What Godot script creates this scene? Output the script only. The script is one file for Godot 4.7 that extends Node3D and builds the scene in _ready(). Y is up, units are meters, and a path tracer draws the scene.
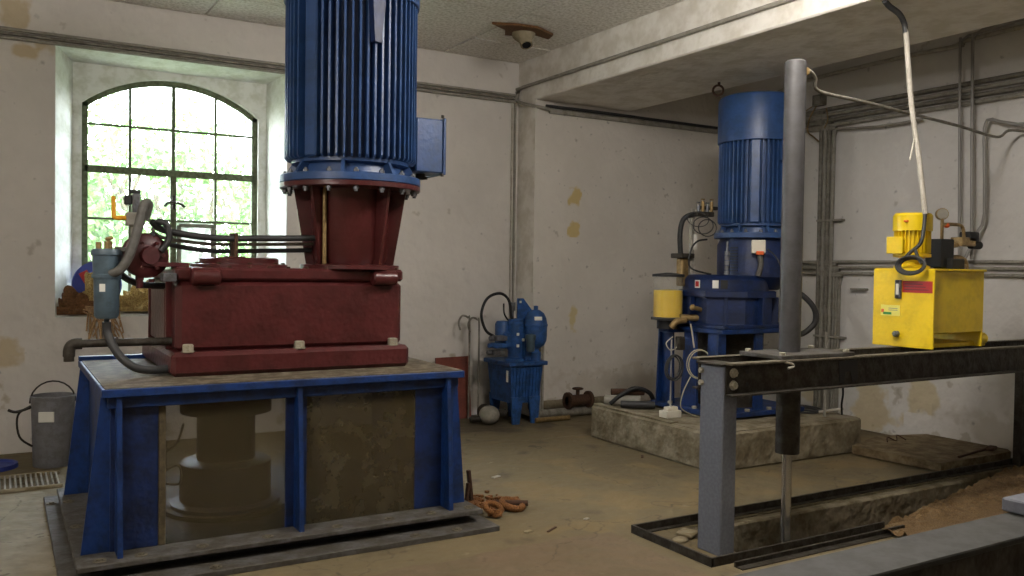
extends Node3D

# ------------------------------------------------------------------ mesh builder
class MB:
	var v := PackedVector3Array()
	var n := PackedVector3Array()
	var t := PackedVector2Array()
	func tri(a: Vector3, b: Vector3, c: Vector3, na: Vector3, nb: Vector3, nc: Vector3, ua := Vector2.ZERO, ub := Vector2.ZERO, uc := Vector2.ZERO):
		if (b - a).cross(c - a).dot(na + nb + nc) > 0.0:      # front faces run clockwise
			v.append_array([a, c, b]); n.append_array([na, nc, nb]); t.append_array([ua, uc, ub])
		else:
			v.append_array([a, b, c]); n.append_array([na, nb, nc]); t.append_array([ua, ub, uc])
	func quad(a: Vector3, b: Vector3, c: Vector3, d: Vector3, out: Vector3, uvs = null):
		var m := (c - a).cross(d - b).normalized()
		if m.dot(out) < 0.0: m = -m
		if uvs == null:
			tri(a, b, c, m, m, m); tri(a, c, d, m, m, m)
		else:
			tri(a, b, c, m, m, m, uvs[0], uvs[1], uvs[2]); tri(a, c, d, m, m, m, uvs[0], uvs[2], uvs[3])
	# box between two corners, chamfered edges
	func box(lo: Vector3, hi: Vector3, ch := 0.0):
		bx((lo + hi) * 0.5, (hi - lo).abs(), ch, Basis.IDENTITY)
	func bx(c: Vector3, s: Vector3, ch: float, b: Basis):
		var h := s * 0.5
		ch = minf(ch, minf(h.x, minf(h.y, h.z)) * 0.9)
		var k := h - Vector3(ch, ch, ch)
		for ax in 3:
			var a1 := (ax + 1) % 3
			var a2 := (ax + 2) % 3
			for sg in [-1.0, 1.0]:
				var ps: Array[Vector3] = []
				for q in [[-1, -1], [1, -1], [1, 1], [-1, 1]]:
					var p := Vector3.ZERO
					p[ax] = sg * h[ax]; p[a1] = q[0] * k[a1]; p[a2] = q[1] * k[a2]
					ps.append(c + b * p)
				var o := Vector3.ZERO
				o[ax] = sg
				quad(ps[0], ps[1], ps[2], ps[3], b * o)
		if ch <= 0.0: return
		for ax in 3:
			var a1 := (ax + 1) % 3
			var a2 := (ax + 2) % 3
			for s1 in [-1.0, 1.0]:
				for s2 in [-1.0, 1.0]:
					var ps: Array[Vector3] = []
					for q in [[-1, 0], [1, 0], [1, 1], [-1, 1]]:
						var p := Vector3.ZERO
						p[ax] = q[0] * k[ax]
						p[a1] = s1 * (h[a1] if q[1] == 0 else k[a1])
						p[a2] = s2 * (k[a2] if q[1] == 0 else h[a2])
						ps.append(c + b * p)
					var o := Vector3.ZERO
					o[a1] = s1; o[a2] = s2
					quad(ps[0], ps[1], ps[2], ps[3], b * o)
		for sx in [-1.0, 1.0]:
			for sy in [-1.0, 1.0]:
				for sz in [-1.0, 1.0]:
					var o := b * Vector3(sx, sy, sz).normalized()
					tri(c + b * Vector3(sx * h.x, sy * k.y, sz * k.z), c + b * Vector3(sx * k.x, sy * h.y, sz * k.z), c + b * Vector3(sx * k.x, sy * k.y, sz * h.z), o, o, o)
	# lathe: profile of Vector2(radius, height); corners sharper than 30 degrees stay sharp
	func lathe(prof: Array, at: Vector3, seg := 24, b := Basis.IDENTITY, off := 0.0):
		for i in prof.size() - 1:
			var p: Vector2 = prof[i]
			var q: Vector2 = prof[i + 1]
			var d := q - p
			if d.length() < 1e-6: continue
			var nn := Vector2(d.y, -d.x).normalized()
			var n0 := nn
			var n1 := nn
			if i > 0:
				var e: Vector2 = prof[i] - prof[i - 1]
				var m := Vector2(e.y, -e.x).normalized()
				if m.dot(nn) > 0.8: n0 = (m + nn).normalized()
			if i < prof.size() - 2:
				var e: Vector2 = prof[i + 2] - prof[i + 1]
				var m := Vector2(e.y, -e.x).normalized()
				if m.dot(nn) > 0.8: n1 = (m + nn).normalized()
			for k in seg:
				var a0 := TAU * (k + off) / seg
				var a1 := TAU * (k + 1 + off) / seg
				var d0 := Vector3(sin(a0), 0, cos(a0))
				var d1 := Vector3(sin(a1), 0, cos(a1))
				if seg <= 8:
					d0 = Vector3(sin(a0), 0, cos(a0)); d1 = Vector3(sin(a1), 0, cos(a1))
				var f0 := d0
				var f1 := d1
				if seg <= 8:
					f0 = (d0 + d1).normalized(); f1 = f0
				var A := at + b * (d0 * p.x + Vector3.UP * p.y)
				var B := at + b * (d1 * p.x + Vector3.UP * p.y)
				var C := at + b * (d1 * q.x + Vector3.UP * q.y)
				var D := at + b * (d0 * q.x + Vector3.UP * q.y)
				var nA := (b * (f0 * n0.x + Vector3.UP * n0.y)).normalized()
				var nB := (b * (f1 * n0.x + Vector3.UP * n0.y)).normalized()
				var nC := (b * (f1 * n1.x + Vector3.UP * n1.y)).normalized()
				var nD := (b * (f0 * n1.x + Vector3.UP * n1.y)).normalized()
				if p.x > 1e-6: tri(A, B, C, nA, nB, nC)
				if q.x > 1e-6: tri(A, C, D, nA, nC, nD)
	static func along(d: Vector3) -> Basis:
		var y := d.normalized()
		var x := y.cross(Vector3(0, 0, 1) if absf(y.z) < 0.9 else Vector3(1, 0, 0)).normalized()
		return Basis(x, y, x.cross(y))
	func cyl(a: Vector3, c: Vector3, r0: float, r1 := -1.0, seg := 16, ch := 0.0):
		if r1 < 0.0: r1 = r0
		var L := (c - a).length()
		var pr: Array = [Vector2(0, 0), Vector2(r0 - ch, 0)]
		if ch > 0.0: pr.append(Vector2(r0, ch)); pr.append(Vector2(r1, L - ch))
		else: pr.append(Vector2(r1, L)); pr[1] = Vector2(r0, 0)
		if ch > 0.0: pr.append(Vector2(r1 - ch, L))
		pr.append(Vector2(0, L))
		lathe(pr, a, seg, along(c - a))
	func ring(c: Vector3, axis: Vector3, R: float, r: float, seg := 28, seg2 := 8, sx := 1.0):
		var b := along(axis)
		var pts: Array = []
		for k in seg + 1:
			var a := TAU * k / seg
			pts.append(c + b * Vector3(sin(a) * R * sx, 0, cos(a) * R))
		tube(pts, r, seg2, 0)
	# tube through points, smoothed
	func tube(pts: Array, r: float, seg := 8, smooth := 5, caps := true):
		var ps: Array = []
		if smooth > 0 and pts.size() > 2:
			for i in pts.size() - 1:
				var p0: Vector3 = pts[maxi(i - 1, 0)]
				var p1: Vector3 = pts[i]
				var p2: Vector3 = pts[i + 1]
				var p3: Vector3 = pts[mini(i + 2, pts.size() - 1)]
				for k in smooth:
					ps.append(p1.cubic_interpolate(p2, p0, p3, float(k) / smooth))
			ps.append(pts[-1])
		else: ps = pts
		var last_x := Vector3.ZERO
		var rings: Array = []
		for i in ps.size():
			var d: Vector3 = (ps[mini(i + 1, ps.size() - 1)] - ps[maxi(i - 1, 0)]).normalized()
			var x: Vector3
			if last_x == Vector3.ZERO: x = along(d).x
			else: x = (last_x - d * last_x.dot(d)).normalized()
			last_x = x
			var z := x.cross(d)
			var rg: Array = []
			for k in seg:
				var a := TAU * k / seg
				rg.append(x * cos(a) + z * sin(a))
			rings.append(rg)
		for i in ps.size() - 1:
			for k in seg:
				var k2 := (k + 1) % seg
				var a: Vector3 = rings[i][k]
				var b: Vector3 = rings[i][k2]
				var c: Vector3 = rings[i + 1][k2]
				var d: Vector3 = rings[i + 1][k]
				tri(ps[i] + a * r, ps[i] + b * r, ps[i + 1] + c * r, a, b, c)
				tri(ps[i] + a * r, ps[i + 1] + c * r, ps[i + 1] + d * r, a, c, d)
		if caps:
			for e in [0, ps.size() - 1]:
				var o: Vector3 = (ps[0] - ps[1]).normalized() if e == 0 else (ps[-1] - ps[-2]).normalized()
				for k in range(1, seg - 1):
					tri(ps[e] + rings[e][0] * r, ps[e] + rings[e][k] * r, ps[e] + rings[e][k + 1] * r, o, o, o)
	# extrude polygon (2D) : p -> origin + u*x + w*y, thickness along k
	func prism(poly: Array, o: Vector3, u: Vector3, w: Vector3, k: Vector3):
		var pp := PackedVector2Array(poly)
		var idx := Geometry2D.triangulate_polygon(pp)
		var kn := k.normalized()
		for i in range(0, idx.size(), 3):
			var a := o + u * pp[idx[i]].x + w * pp[idx[i]].y
			var b := o + u * pp[idx[i + 1]].x + w * pp[idx[i + 1]].y
			var c := o + u * pp[idx[i + 2]].x + w * pp[idx[i + 2]].y
			tri(a, b, c, -kn, -kn, -kn); tri(a + k, b + k, c + k, kn, kn, kn)
		var cw := Geometry2D.is_polygon_clockwise(pp)
		for i in pp.size():
			var p := pp[i]
			var q := pp[(i + 1) % pp.size()]
			var e := q - p
			var on := Vector2(e.y, -e.x) * (-1.0 if cw else 1.0)
			var A := o + u * p.x + w * p.y
			var B := o + u * q.x + w * q.y
			quad(A, B, B + k, A + k, u * on.x + w * on.y)
	func ball(c: Vector3, rx: float, ry: float, rz: float, seg := 20, lat := 12):
		var b := Basis.from_scale(Vector3(rx, ry, rz))
		for i in lat:
			for k in seg:
				var q: Array = []
				for e in [[i, k], [i, k + 1], [i + 1, k + 1], [i + 1, k]]:
					var th: float = PI * e[0] / lat
					var ph: float = TAU * e[1] / seg
					q.append(Vector3(sin(th) * sin(ph), cos(th), sin(th) * cos(ph)))
				var nn := q.map(func(x): return (x / Vector3(rx, ry, rz)).normalized())
				tri(c + b * q[0], c + b * q[1], c + b * q[2], nn[0], nn[1], nn[2])
				tri(c + b * q[0], c + b * q[2], c + b * q[3], nn[0], nn[2], nn[3])
	func hexa(at: Vector3, d: Vector3, r: float, h: float):
		lathe([Vector2(0, 0), Vector2(r, 0), Vector2(r, h * 0.85), Vector2(r * 0.85, h), Vector2(0, h)], at, 6, along(d))
	func mesh(off := Vector3.ZERO) -> ArrayMesh:
		var a := []
		a.resize(Mesh.ARRAY_MAX)
		var vv := v
		if off != Vector3.ZERO:
			vv = PackedVector3Array()
			vv.resize(v.size())
			for i in v.size(): vv[i] = v[i] - off
		a[Mesh.ARRAY_VERTEX] = vv
		a[Mesh.ARRAY_NORMAL] = n
		a[Mesh.ARRAY_TEX_UV] = t
		var m := ArrayMesh.new()
		m.add_surface_from_arrays(Mesh.PRIMITIVE_TRIANGLES, a)
		return m
	func base() -> Vector3:
		var lo := v[0]
		var hi := v[0]
		for p in v:
			lo = lo.min(p); hi = hi.max(p)
		return Vector3((lo.x + hi.x) * 0.5, lo.y, (lo.z + hi.z) * 0.5)

# ------------------------------------------------------------------ scene helpers
var M := {}
var used := {}

func numbered(s: String) -> String:
	var k: int = used.get(s, 0)
	used[s] = k + 1
	return s if k == 0 else "%s_%03d" % [s, k]

func origin_of(p: Node3D) -> Vector3:
	var o := Vector3.ZERO
	var q: Node = p
	while q != self and q is Node3D:
		o += q.position
		q = q.get_parent()
	return o

func thing(called: String, label: String, category: String, at: Vector3, group := "") -> Node3D:
	var o := Node3D.new()
	o.name = numbered(called)
	add_child(o)
	o.position = at
	o.set_meta("label", label)
	o.set_meta("category", category)
	if group != "": o.set_meta("group", group)
	return o

func part(called: String, mb: MB, m: Material, parent: Node3D, label := "") -> MeshInstance3D:
	var o := MeshInstance3D.new()
	o.name = called
	o.mesh = mb.mesh(origin_of(parent))
	o.material_override = m
	parent.add_child(o, true)
	if label != "": o.set_meta("label", label)
	return o

func inst(called: String, mesh: Mesh, m: Material, parent: Node3D, tf: Transform3D) -> MeshInstance3D:
	var o := MeshInstance3D.new()
	o.name = called
	o.mesh = mesh
	o.material_override = m
	parent.add_child(o, true)
	tf.origin -= origin_of(parent)
	o.transform = tf
	return o

func single(called: String, mb: MB, m: Material, label: String, category: String, group := "") -> MeshInstance3D:
	var o := MeshInstance3D.new()
	o.name = numbered(called)
	var b := mb.base()
	o.mesh = mb.mesh(b)
	o.material_override = m
	add_child(o)
	o.position = b
	o.set_meta("label", label)
	o.set_meta("category", category)
	if group != "": o.set_meta("group", group)
	return o

func struct(called: String, mb: MB, m: Material) -> MeshInstance3D:
	var o := MeshInstance3D.new()
	o.name = called
	o.mesh = mb.mesh()
	o.material_override = m
	add_child(o)
	o.set_meta("kind", "structure")
	return o

func V(x: float, y: float, z: float) -> Vector3: return Vector3(x, y, z)

func noise_image(w: int, h: int, seed_: int, freq: float, oct := 4, seamless := true) -> PackedByteArray:
	var f := FastNoiseLite.new()
	f.seed = seed_
	f.frequency = freq
	f.noise_type = FastNoiseLite.TYPE_SIMPLEX_SMOOTH
	f.fractal_octaves = oct
	var im: Image = f.get_seamless_image(w, h) if seamless else f.get_image(w, h)
	if im.get_format() != Image.FORMAT_L8: im.convert(Image.FORMAT_L8)
	return im.get_data()

# a tileable mottled texture between colours, by noise; speck adds dark flecks
func mottle(seed_: int, freq: float, c0: Color, c1: Color, lo := 0.3, hi := 0.7, speck := 0.0, speck_col := Color(0.1, 0.09, 0.07), size := 256) -> ImageTexture:
	var a := noise_image(size, size, seed_, freq, 5)
	var b := noise_image(size, size, seed_ + 7, freq * 5.0, 3)
	var out := PackedByteArray()
	out.resize(size * size * 3)
	for i in size * size:
		var k := clampf(((a[i] * 0.7 + b[i] * 0.3) / 255.0 - lo) / (hi - lo), 0, 1)
		var c := c0.lerp(c1, k)
		if speck > 0.0:
			var q := b[i] / 255.0 * 0.6 + a[i] / 255.0 * 0.4
			if q > 1.0 - speck: c = c.lerp(speck_col, clampf((q - 1.0 + speck) * 9.0, 0, 0.9))
		out[i * 3] = int(c.r * 255); out[i * 3 + 1] = int(c.g * 255); out[i * 3 + 2] = int(c.b * 255)
	return ImageTexture.create_from_image(Image.create_from_data(size, size, false, Image.FORMAT_RGB8, out))

func bumps(seed_: int, freq: float, strength: float, size := 256) -> ImageTexture:
	var a := noise_image(size, size, seed_, freq, 5)
	var im := Image.create_from_data(size, size, false, Image.FORMAT_L8, a)
	im.convert(Image.FORMAT_RGBA8)
	im.bump_map_to_normal_map(strength)
	return ImageTexture.create_from_image(im)

func mat(col: Color, rough: float, metal := 0.0, tex: Texture2D = null, scale_ := 1.0, nrm: Texture2D = null, nstr := 0.5) -> StandardMaterial3D:
	var m := StandardMaterial3D.new()
	m.albedo_color = col
	m.roughness = rough
	m.metallic = metal
	if tex or nrm:
		m.uv1_triplanar = true
		m.uv1_world_triplanar = true
		m.uv1_scale = Vector3.ONE * scale_
	if tex: m.albedo_texture = tex
	if nrm:
		m.normal_enabled = true
		m.normal_texture = nrm
		m.normal_scale = nstr
	return m

func rgb(r: int, g: int, b: int) -> Color: return Color8(r, g, b)

# a whitewashed wall w x h metres: patchy limewash, scuffs, flaked plaster low down, stains where they are
func wall_texture(w: float, h: float, ppm: float, seed_: int, base: Color, base2: Color, stains: Array, flake_h: float, flake: Color) -> ImageTexture:
	var W := int(w * ppm)
	var H := int(h * ppm)
	var a := noise_image(W, H, seed_, 0.006, 4, false)
	var b := noise_image(W, H, seed_ + 3, 0.05, 4, false)
	var c := noise_image(W, H, seed_ + 5, 0.022, 5, false)
	var out := PackedByteArray()
	out.resize(W * H * 3)
	for j in H:
		var y := h - (j + 0.5) / ppm
		for i in W:
			var id := j * W + i
			var na := a[id] / 255.0
			var nb := b[id] / 255.0
			var nc := c[id] / 255.0
			var col := base.lerp(base2, clampf(na * 0.9 + nb * 0.35 - 0.25, 0, 1))
			if nb > 0.84: col = col.darkened((nb - 0.84) * 1.8)
			if nc > 0.88: col = col.lerp(Color(0.42, 0.38, 0.31), clampf((nc - 0.88) * 4.0, 0, 0.25))
			if y < flake_h:
				var q := nc + (1.0 - y / flake_h) * 0.22
				if q > 0.90: col = col.lerp(flake, clampf((q - 0.90) * 10.0, 0, 0.32))
			out[id * 3] = int(col.r * 255); out[id * 3 + 1] = int(col.g * 255); out[id * 3 + 2] = int(col.b * 255)
	for s in stains:
		var i0 := maxi(int((s[0] - s[2]) * ppm), 0)
		var i1 := mini(int((s[0] + s[2]) * ppm), W - 1)
		var j0 := maxi(int((h - s[1] - s[3]) * ppm), 0)
		var j1 := mini(int((h - s[1] + s[3]) * ppm), H - 1)
		for j in range(j0, j1 + 1):
			for i in range(i0, i1 + 1):
				var dx: float = (i / ppm - s[0]) / s[2]
				var dy: float = (h - j / ppm - s[1]) / s[3]
				var id := j * W + i
				var d := sqrt(dx * dx + dy * dy) + (c[id] / 255.0 - 0.5) * 1.5 + (b[id] / 255.0 - 0.5) * 0.5
				if d < 0.85:
					var k: float = clampf((0.85 - d) * 3.0, 0, 1) * s[5]
					var sc: Color = s[4]
					for q in 3:
						out[id * 3 + q] = int(lerpf(out[id * 3 + q], [sc.r, sc.g, sc.b][q] * 255, k))
	return ImageTexture.create_from_image(Image.create_from_data(W, H, false, Image.FORMAT_RGB8, out))

func floor_texture() -> ImageTexture:
	# 10.4 x 10.5 m from x -3.2, z -7.9
	var W := 1248
	var H := 1260
	var ppm := 120.0
	var a := noise_image(W, H, 21, 0.004, 5, false)
	var b := noise_image(W, H, 22, 0.045, 4, false)
	var c := noise_image(W, H, 23, 0.014, 5, false)
	var out := PackedByteArray()
	out.resize(W * H * 3)
	var c0 := rgb(114, 101, 73)
	var c1 := rgb(96, 85, 61)
	var sand := rgb(128, 108, 70)
	var pale := rgb(146, 136, 114)
	var dark := rgb(66, 58, 43)
	var pink := rgb(112, 94, 73)
	for j in H:
		var z := -7.9 + j / ppm
		for i in W:
			var x := -3.2 + i / ppm
			var id := j * W + i
			var na := a[id] / 255.0
			var nb := b[id] / 255.0
			var nc := c[id] / 255.0
			var col := c0.lerp(c1, clampf(na * 1.1 - 0.1 + (nb - 0.5) * 0.3, 0, 1))
			var s := nc + (0.16 if (x > 2.45 and z > -5.3 and z < -3.9) else 0.0)
			if s > 0.66: col = col.lerp(sand, clampf((s - 0.66) * 2.5, 0, 0.5))
			if nc < 0.3: col = col.lerp(dark, clampf((0.3 - nc) * 3.0, 0, 0.5))
			# darker ground under the hydraulic set and along the back wall
			var oil := nc * 0.8 + nb * 0.2 - 0.55 + clampf((-6.7 - z) * 1.2, 0, 0.4)  # darkening weight, patchy and growing towards the back wall
			if x > 2.6 and x < 4.6 and z < -6.5 and oil > 0.0: col = col.lerp(dark, clampf(oil * 2.5, 0, 0.75))
			# paler screed left of the stand
			if x < 0.24 + (nb - 0.5) * 0.05 and z > -6.4: col = pale.lerp(c1, clampf(na * 0.7 + (nb - 0.5) * 0.7, 0, 1))
			# reddish older floor near the front
			if z > -3.95 + 0.12 * (nc - 0.5) and x < 3.0: col = pink.lerp(c1, clampf(nc * 0.9 + (nb - 0.5) * 0.6, 0, 1))
			if absf(na - 0.52) < 0.0035 and nb > 0.3: col = col.lerp(dark, 0.55)
			if absf(nc - 0.36) < 0.004 and na > 0.55: col = col.lerp(dark, 0.4)
			if nb > 0.82: col = col.lerp(pale, clampf((nb - 0.82) * 5.0, 0, 0.6))
			if nb < 0.16: col = col.lerp(dark, clampf((0.16 - nb) * 5.0, 0, 0.6))
			out[id * 3] = int(col.r * 255); out[id * 3 + 1] = int(col.g * 255); out[id * 3 + 2] = int(col.b * 255)
	return ImageTexture.create_from_image(Image.create_from_data(W, H, false, Image.FORMAT_RGB8, out))

func uvmat(tex: Texture2D, rough: float, seed_ := 0, freq := 0.035, strength := 2.5) -> StandardMaterial3D:
	var m := StandardMaterial3D.new()
	if seed_ > 0:
		var im := Image.create_from_data(tex.get_width(), tex.get_height(), false, Image.FORMAT_L8, noise_image(tex.get_width(), tex.get_height(), seed_, freq, 5, false))
		im.convert(Image.FORMAT_RGBA8)
		im.bump_map_to_normal_map(strength)
		m.normal_enabled = true
		m.normal_texture = ImageTexture.create_from_image(im)
		m.normal_scale = 0.6
	m.albedo_texture = tex
	m.roughness = rough
	return m

func omni(at: Vector3, e: float, c: Color, size := 0.12):
	var l := OmniLight3D.new()
	l.name = numbered("tube_glow")
	add_child(l)
	l.position = at
	l.light_energy = e
	l.light_color = c
	l.light_size = size
	l.omni_range = 16.0
	l.omni_attenuation = 2.0
	l.shadow_enabled = true

# ------------------------------------------------------------------ ready
func _ready():
	setup_view()
	make_materials()
	build_shell()
	build_window()
	build_outside()
	build_lamps()
	build_stand()
	build_gearbox()
	build_main_motor()
	build_oil_system()
	build_left_floor()
	build_sill_things()
	build_small_set()
	build_plinth_machine()
	build_trench()
	build_frame()
	build_yellow()
	build_foreground()
	build_wall_services()
	build_bits()

func setup_view():
	var cam := Camera3D.new()
	cam.name = "camera"
	var yaw := deg_to_rad(30.565)
	var pit := deg_to_rad(1.362)
	var rol := deg_to_rad(0.827)
	var fwd := Vector3(sin(yaw) * cos(pit), -sin(pit), -cos(yaw) * cos(pit))
	var r := fwd.cross(Vector3.UP).normalized()
	var u := r.cross(fwd)
	var r2 := r * cos(rol) + u * sin(rol)
	var u2 := u * cos(rol) - r * sin(rol)
	cam.transform = Transform3D(Basis(r2, u2, -fwd), Vector3(0, 1.5, 0))
	cam.fov = rad_to_deg(2.0 * atan(288.0 / 867.6))
	cam.near = 0.05
	add_child(cam)
	cam.current = true
	var we := WorldEnvironment.new()
	we.name = "environment"
	var e := Environment.new()
	e.background_mode = Environment.BG_SKY
	var sm := ProceduralSkyMaterial.new()
	sm.sky_top_color = rgb(205, 218, 232)
	sm.sky_horizon_color = rgb(240, 242, 240)
	sm.ground_horizon_color = rgb(150, 155, 130)
	sm.ground_bottom_color = rgb(90, 95, 70)
	sm.sky_energy_multiplier = 5.5
	sm.ground_energy_multiplier = 1.0
	var sk := Sky.new()
	sk.sky_material = sm
	e.sky = sk
	e.ambient_light_source = Environment.AMBIENT_SOURCE_DISABLED
	e.tonemap_mode = Environment.TONE_MAPPER_LINEAR
	e.tonemap_exposure = 0.9
	e.sdfgi_enabled = true
	e.ssao_enabled = true
	e.ssil_enabled = true
	we.environment = e
	add_child(we)

func build_lamps():
	# twin-tube fluorescent battens under the high ceiling, outside the frame, window-side one added as fill
	for q in [[V(3.2, 3.42, -2.9), 5.9, "white twin-tube ceiling lamp near the concrete beam"], [V(-0.9, 2.95, -2.8), 4.3, "added unseen twin-tube fill lamp on the window side of the hall"]]:
		var p: Vector3 = q[0]
		var t := thing("ceiling_lamp", q[2], "lamp", p)
		var b := MB.new()
		b.box(p + V(-0.62, 0, -0.03), p + V(0.62, 0.05, 0.03), 0.01)
		for k in [-1, 1]: b.cyl(p + V(0.4 * k, 0.04, 0), V(p.x + 0.4 * k, 3.6, p.z), 0.012)
		part("lamp_housing", b, M.white_metal, t)
		for s in [-1, 1]:
			b = MB.new()
			b.cyl(p + V(-0.59, -0.025, 0.05 * s), p + V(0.59, -0.025, 0.05 * s), 0.013)
			part("lamp_tube", b, M.lamp_glow, t)
			for k in [-1, 1]:
				b = MB.new()
				b.bx(p + V(0.6 * k, -0.02, 0.05 * s), V(0.02, 0.05, 0.035), 0.004, Basis.IDENTITY)
				part("lamp_socket", b, M.white_metal, t)
		for k in [-1, 0, 1]:
			omni(p + V(0.4 * k, -0.1, 0), q[1] / 3.0, Color(1.0, 0.975, 0.95), 0.16)

func make_materials():
	var grime := mottle(3, 0.02, Color(0.84, 0.83, 0.80), Color(1, 1, 1), 0.25, 0.6, 0.12, Color(0.6, 0.57, 0.5))
	var grime2 := mottle(9, 0.03, Color(0.74, 0.72, 0.68), Color(1, 1, 1), 0.25, 0.65, 0.16, Color(0.55, 0.5, 0.42))
	var orange := bumps(4, 0.12, 2.0)
	var rough_b := bumps(5, 0.05, 5.0)
	var plaster_b := bumps(6, 0.03, 4.0)
	M.blue_motor = mat(rgb(42, 72, 120), 0.4, 0.0, grime, 0.9, orange, 0.15)
	M.blue_stand = mat(rgb(9, 48, 106), 0.5, 0.0, grime2, 0.8, orange, 0.2)
	M.blue_dark = mat(rgb(15, 38, 84), 0.45, 0.0, grime2, 0.8, orange, 0.2)
	M.blue_set = mat(rgb(42, 86, 148), 0.5, 0.0, grime2, 1.2, orange, 0.2)
	M.red = mat(rgb(78, 32, 32), 0.33, 0.0, grime, 0.7, orange, 0.25)
	M.red_dark = mat(rgb(78, 28, 31), 0.45, 0.0, grime2, 1.0)
	M.yellow = mat(rgb(228, 196, 16), 0.42, 0.0, mottle(46, 0.02, Color(0.93, 0.92, 0.9), Color(1, 1, 1), 0.25, 0.6), 0.9, orange, 0.12)
	M.steel = mat(rgb(120, 122, 128), 0.5, 0.6, grime2, 1.5)
	M.zinc = mat(rgb(114, 118, 127), 0.6, 0.1, mottle(31, 0.06, Color(0.9, 0.9, 0.92), Color(1, 1, 1), 0.3, 0.7), 2.5)
	M.bolt = mat(rgb(176, 170, 152), 0.45, 0.5, grime, 6.0)
	M.dark_steel = mat(rgb(66, 62, 56), 0.65, 0.35, mottle(32, 0.03, Color(0.68, 0.62, 0.52), Color(1, 1, 1), 0.3, 0.7), 1.2, rough_b, 0.3)
	M.plate = mat(rgb(84, 82, 80), 0.7, 0.1, mottle(33, 0.02, Color(0.78, 0.74, 0.66), Color(1, 1, 1), 0.3, 0.65, 0.12, Color(0.5, 0.46, 0.4)), 1.2, rough_b, 0.2)
	M.tube_grey = mat(rgb(66, 65, 66), 0.5, 0.1, grime, 1.5)
	M.chrome = mat(rgb(190, 190, 190), 0.25, 0.9)
	M.rubber = mat(rgb(44, 44, 44), 0.55)
	M.hose_grey = mat(rgb(92, 90, 86), 0.6, 0.0, grime, 4.0)
	M.black = mat(rgb(22, 22, 22), 0.6)
	M.conduit = mat(rgb(150, 146, 136), 0.6, 0.0, grime, 1.4)
	M.conduit_dark = mat(rgb(132, 128, 118), 0.6, 0.0, grime2, 1.4)
	M.conduit_white = mat(rgb(186, 180, 168), 0.6, 0.0, grime, 1.4)
	M.tube_steel = mat(rgb(150, 147, 142), 0.45, 0.2)
	M.white_metal = mat(rgb(225, 225, 220), 0.5)
	M.white_plastic = mat(rgb(212, 206, 190), 0.55)
	M.paper = mat(rgb(222, 220, 210), 0.8)
	M.label_red = mat(rgb(164, 30, 28), 0.5)
	M.dusty_steel = mat(rgb(104, 97, 82), 0.8, 0.1, grime2, 2.0)
	M.near_steel = mat(rgb(58, 58, 55), 0.7, 0.1, grime2, 1.5)
	M.edge_brown = mat(rgb(82, 72, 50), 0.8, 0.0, grime2, 3.0)
	M.cable_cream = mat(rgb(168, 160, 134), 0.6)
	M.label_orange = mat(rgb(226, 96, 30), 0.5)
	M.label_green = mat(rgb(50, 140, 60), 0.5)
	M.label_yellow = mat(rgb(238, 226, 110), 0.5)
	M.lever_yellow = mat(rgb(214, 150, 20), 0.5)
	M.brass = mat(rgb(150, 126, 84), 0.45, 0.5, grime, 4.0)
	M.filter_grey = mat(rgb(76, 94, 106), 0.4, 0.0, grime, 2.0)
	M.bucket = mat(rgb(128, 128, 132), 0.55, 0.1, grime, 2.0)
	M.tub_blue = mat(rgb(42, 56, 128), 0.5)
	M.rust = mat(rgb(140, 98, 44), 0.85, 0.0, mottle(34, 0.06, Color(0.55, 0.4, 0.3), Color(1, 1, 1), 0.3, 0.7), 6.0, rough_b, 0.6)
	M.rust_dark = mat(rgb(74, 48, 30), 0.85, 0.0, grime2, 5.0)
	M.sand = mat(rgb(116, 94, 62), 0.95, 0.0, mottle(35, 0.08, Color(0.72, 0.66, 0.56), Color(1, 1, 1), 0.3, 0.7), 4.5, rough_b, 0.9)
	M.rag_yellow = mat(rgb(196, 178, 122), 0.95, 0.0, mottle(36, 0.05, Color(0.55, 0.45, 0.32), Color(1, 1, 1), 0.3, 0.7), 7.0, rough_b, 0.8)
	M.rag_brown = mat(rgb(112, 78, 46), 0.95, 0.0, grime2, 6.0, rough_b, 0.8)
	M.straw = mat(rgb(178, 146, 108), 0.9, 0.0, grime2, 8.0)
	M.concrete = mat(rgb(136, 127, 106), 0.92, 0.0, mottle(37, 0.02, Color(0.74, 0.71, 0.64), Color(1, 1, 1), 0.25, 0.7, 0.1, Color(0.5, 0.46, 0.38)), 0.8, rough_b, 0.6)
	M.lime_mortar = mat(rgb(158, 148, 124), 0.92, 0.0, mottle(38, 0.02, Color(0.8, 0.76, 0.68), Color(1, 1, 1), 0.25, 0.7, 0.1, Color(0.55, 0.5, 0.42)), 0.8, rough_b, 0.4)
	M.board = mat(rgb(118, 58, 44), 0.7, 0.0, grime, 1.2)
	M.wood_dirty = mat(rgb(124, 110, 84), 0.9, 0.0, mottle(40, 0.02, Color(0.72, 0.67, 0.57), Color(1, 1, 1), 0.3, 0.7, 0.12, Color(0.5, 0.45, 0.36)), 1.0, rough_b, 0.5)
	M.deck = mat(rgb(116, 106, 90), 0.8, 0.0, mottle(41, 0.03, Color(0.6, 0.56, 0.48), Color(1, 1, 1), 0.3, 0.7), 1.2)
	M.iron_green = mat(rgb(104, 114, 88), 0.75, 0.0, grime2, 3.0)
	M.ceiling = mat(rgb(236, 233, 226), 0.95, 0.0, mottle(42, 0.06, Color(0.86, 0.85, 0.83), Color(1, 1, 1), 0.28, 0.6, 0.14, Color(0.5, 0.48, 0.45)), 1.6, bumps(43, 0.09, 6.0), 0.5)
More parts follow.
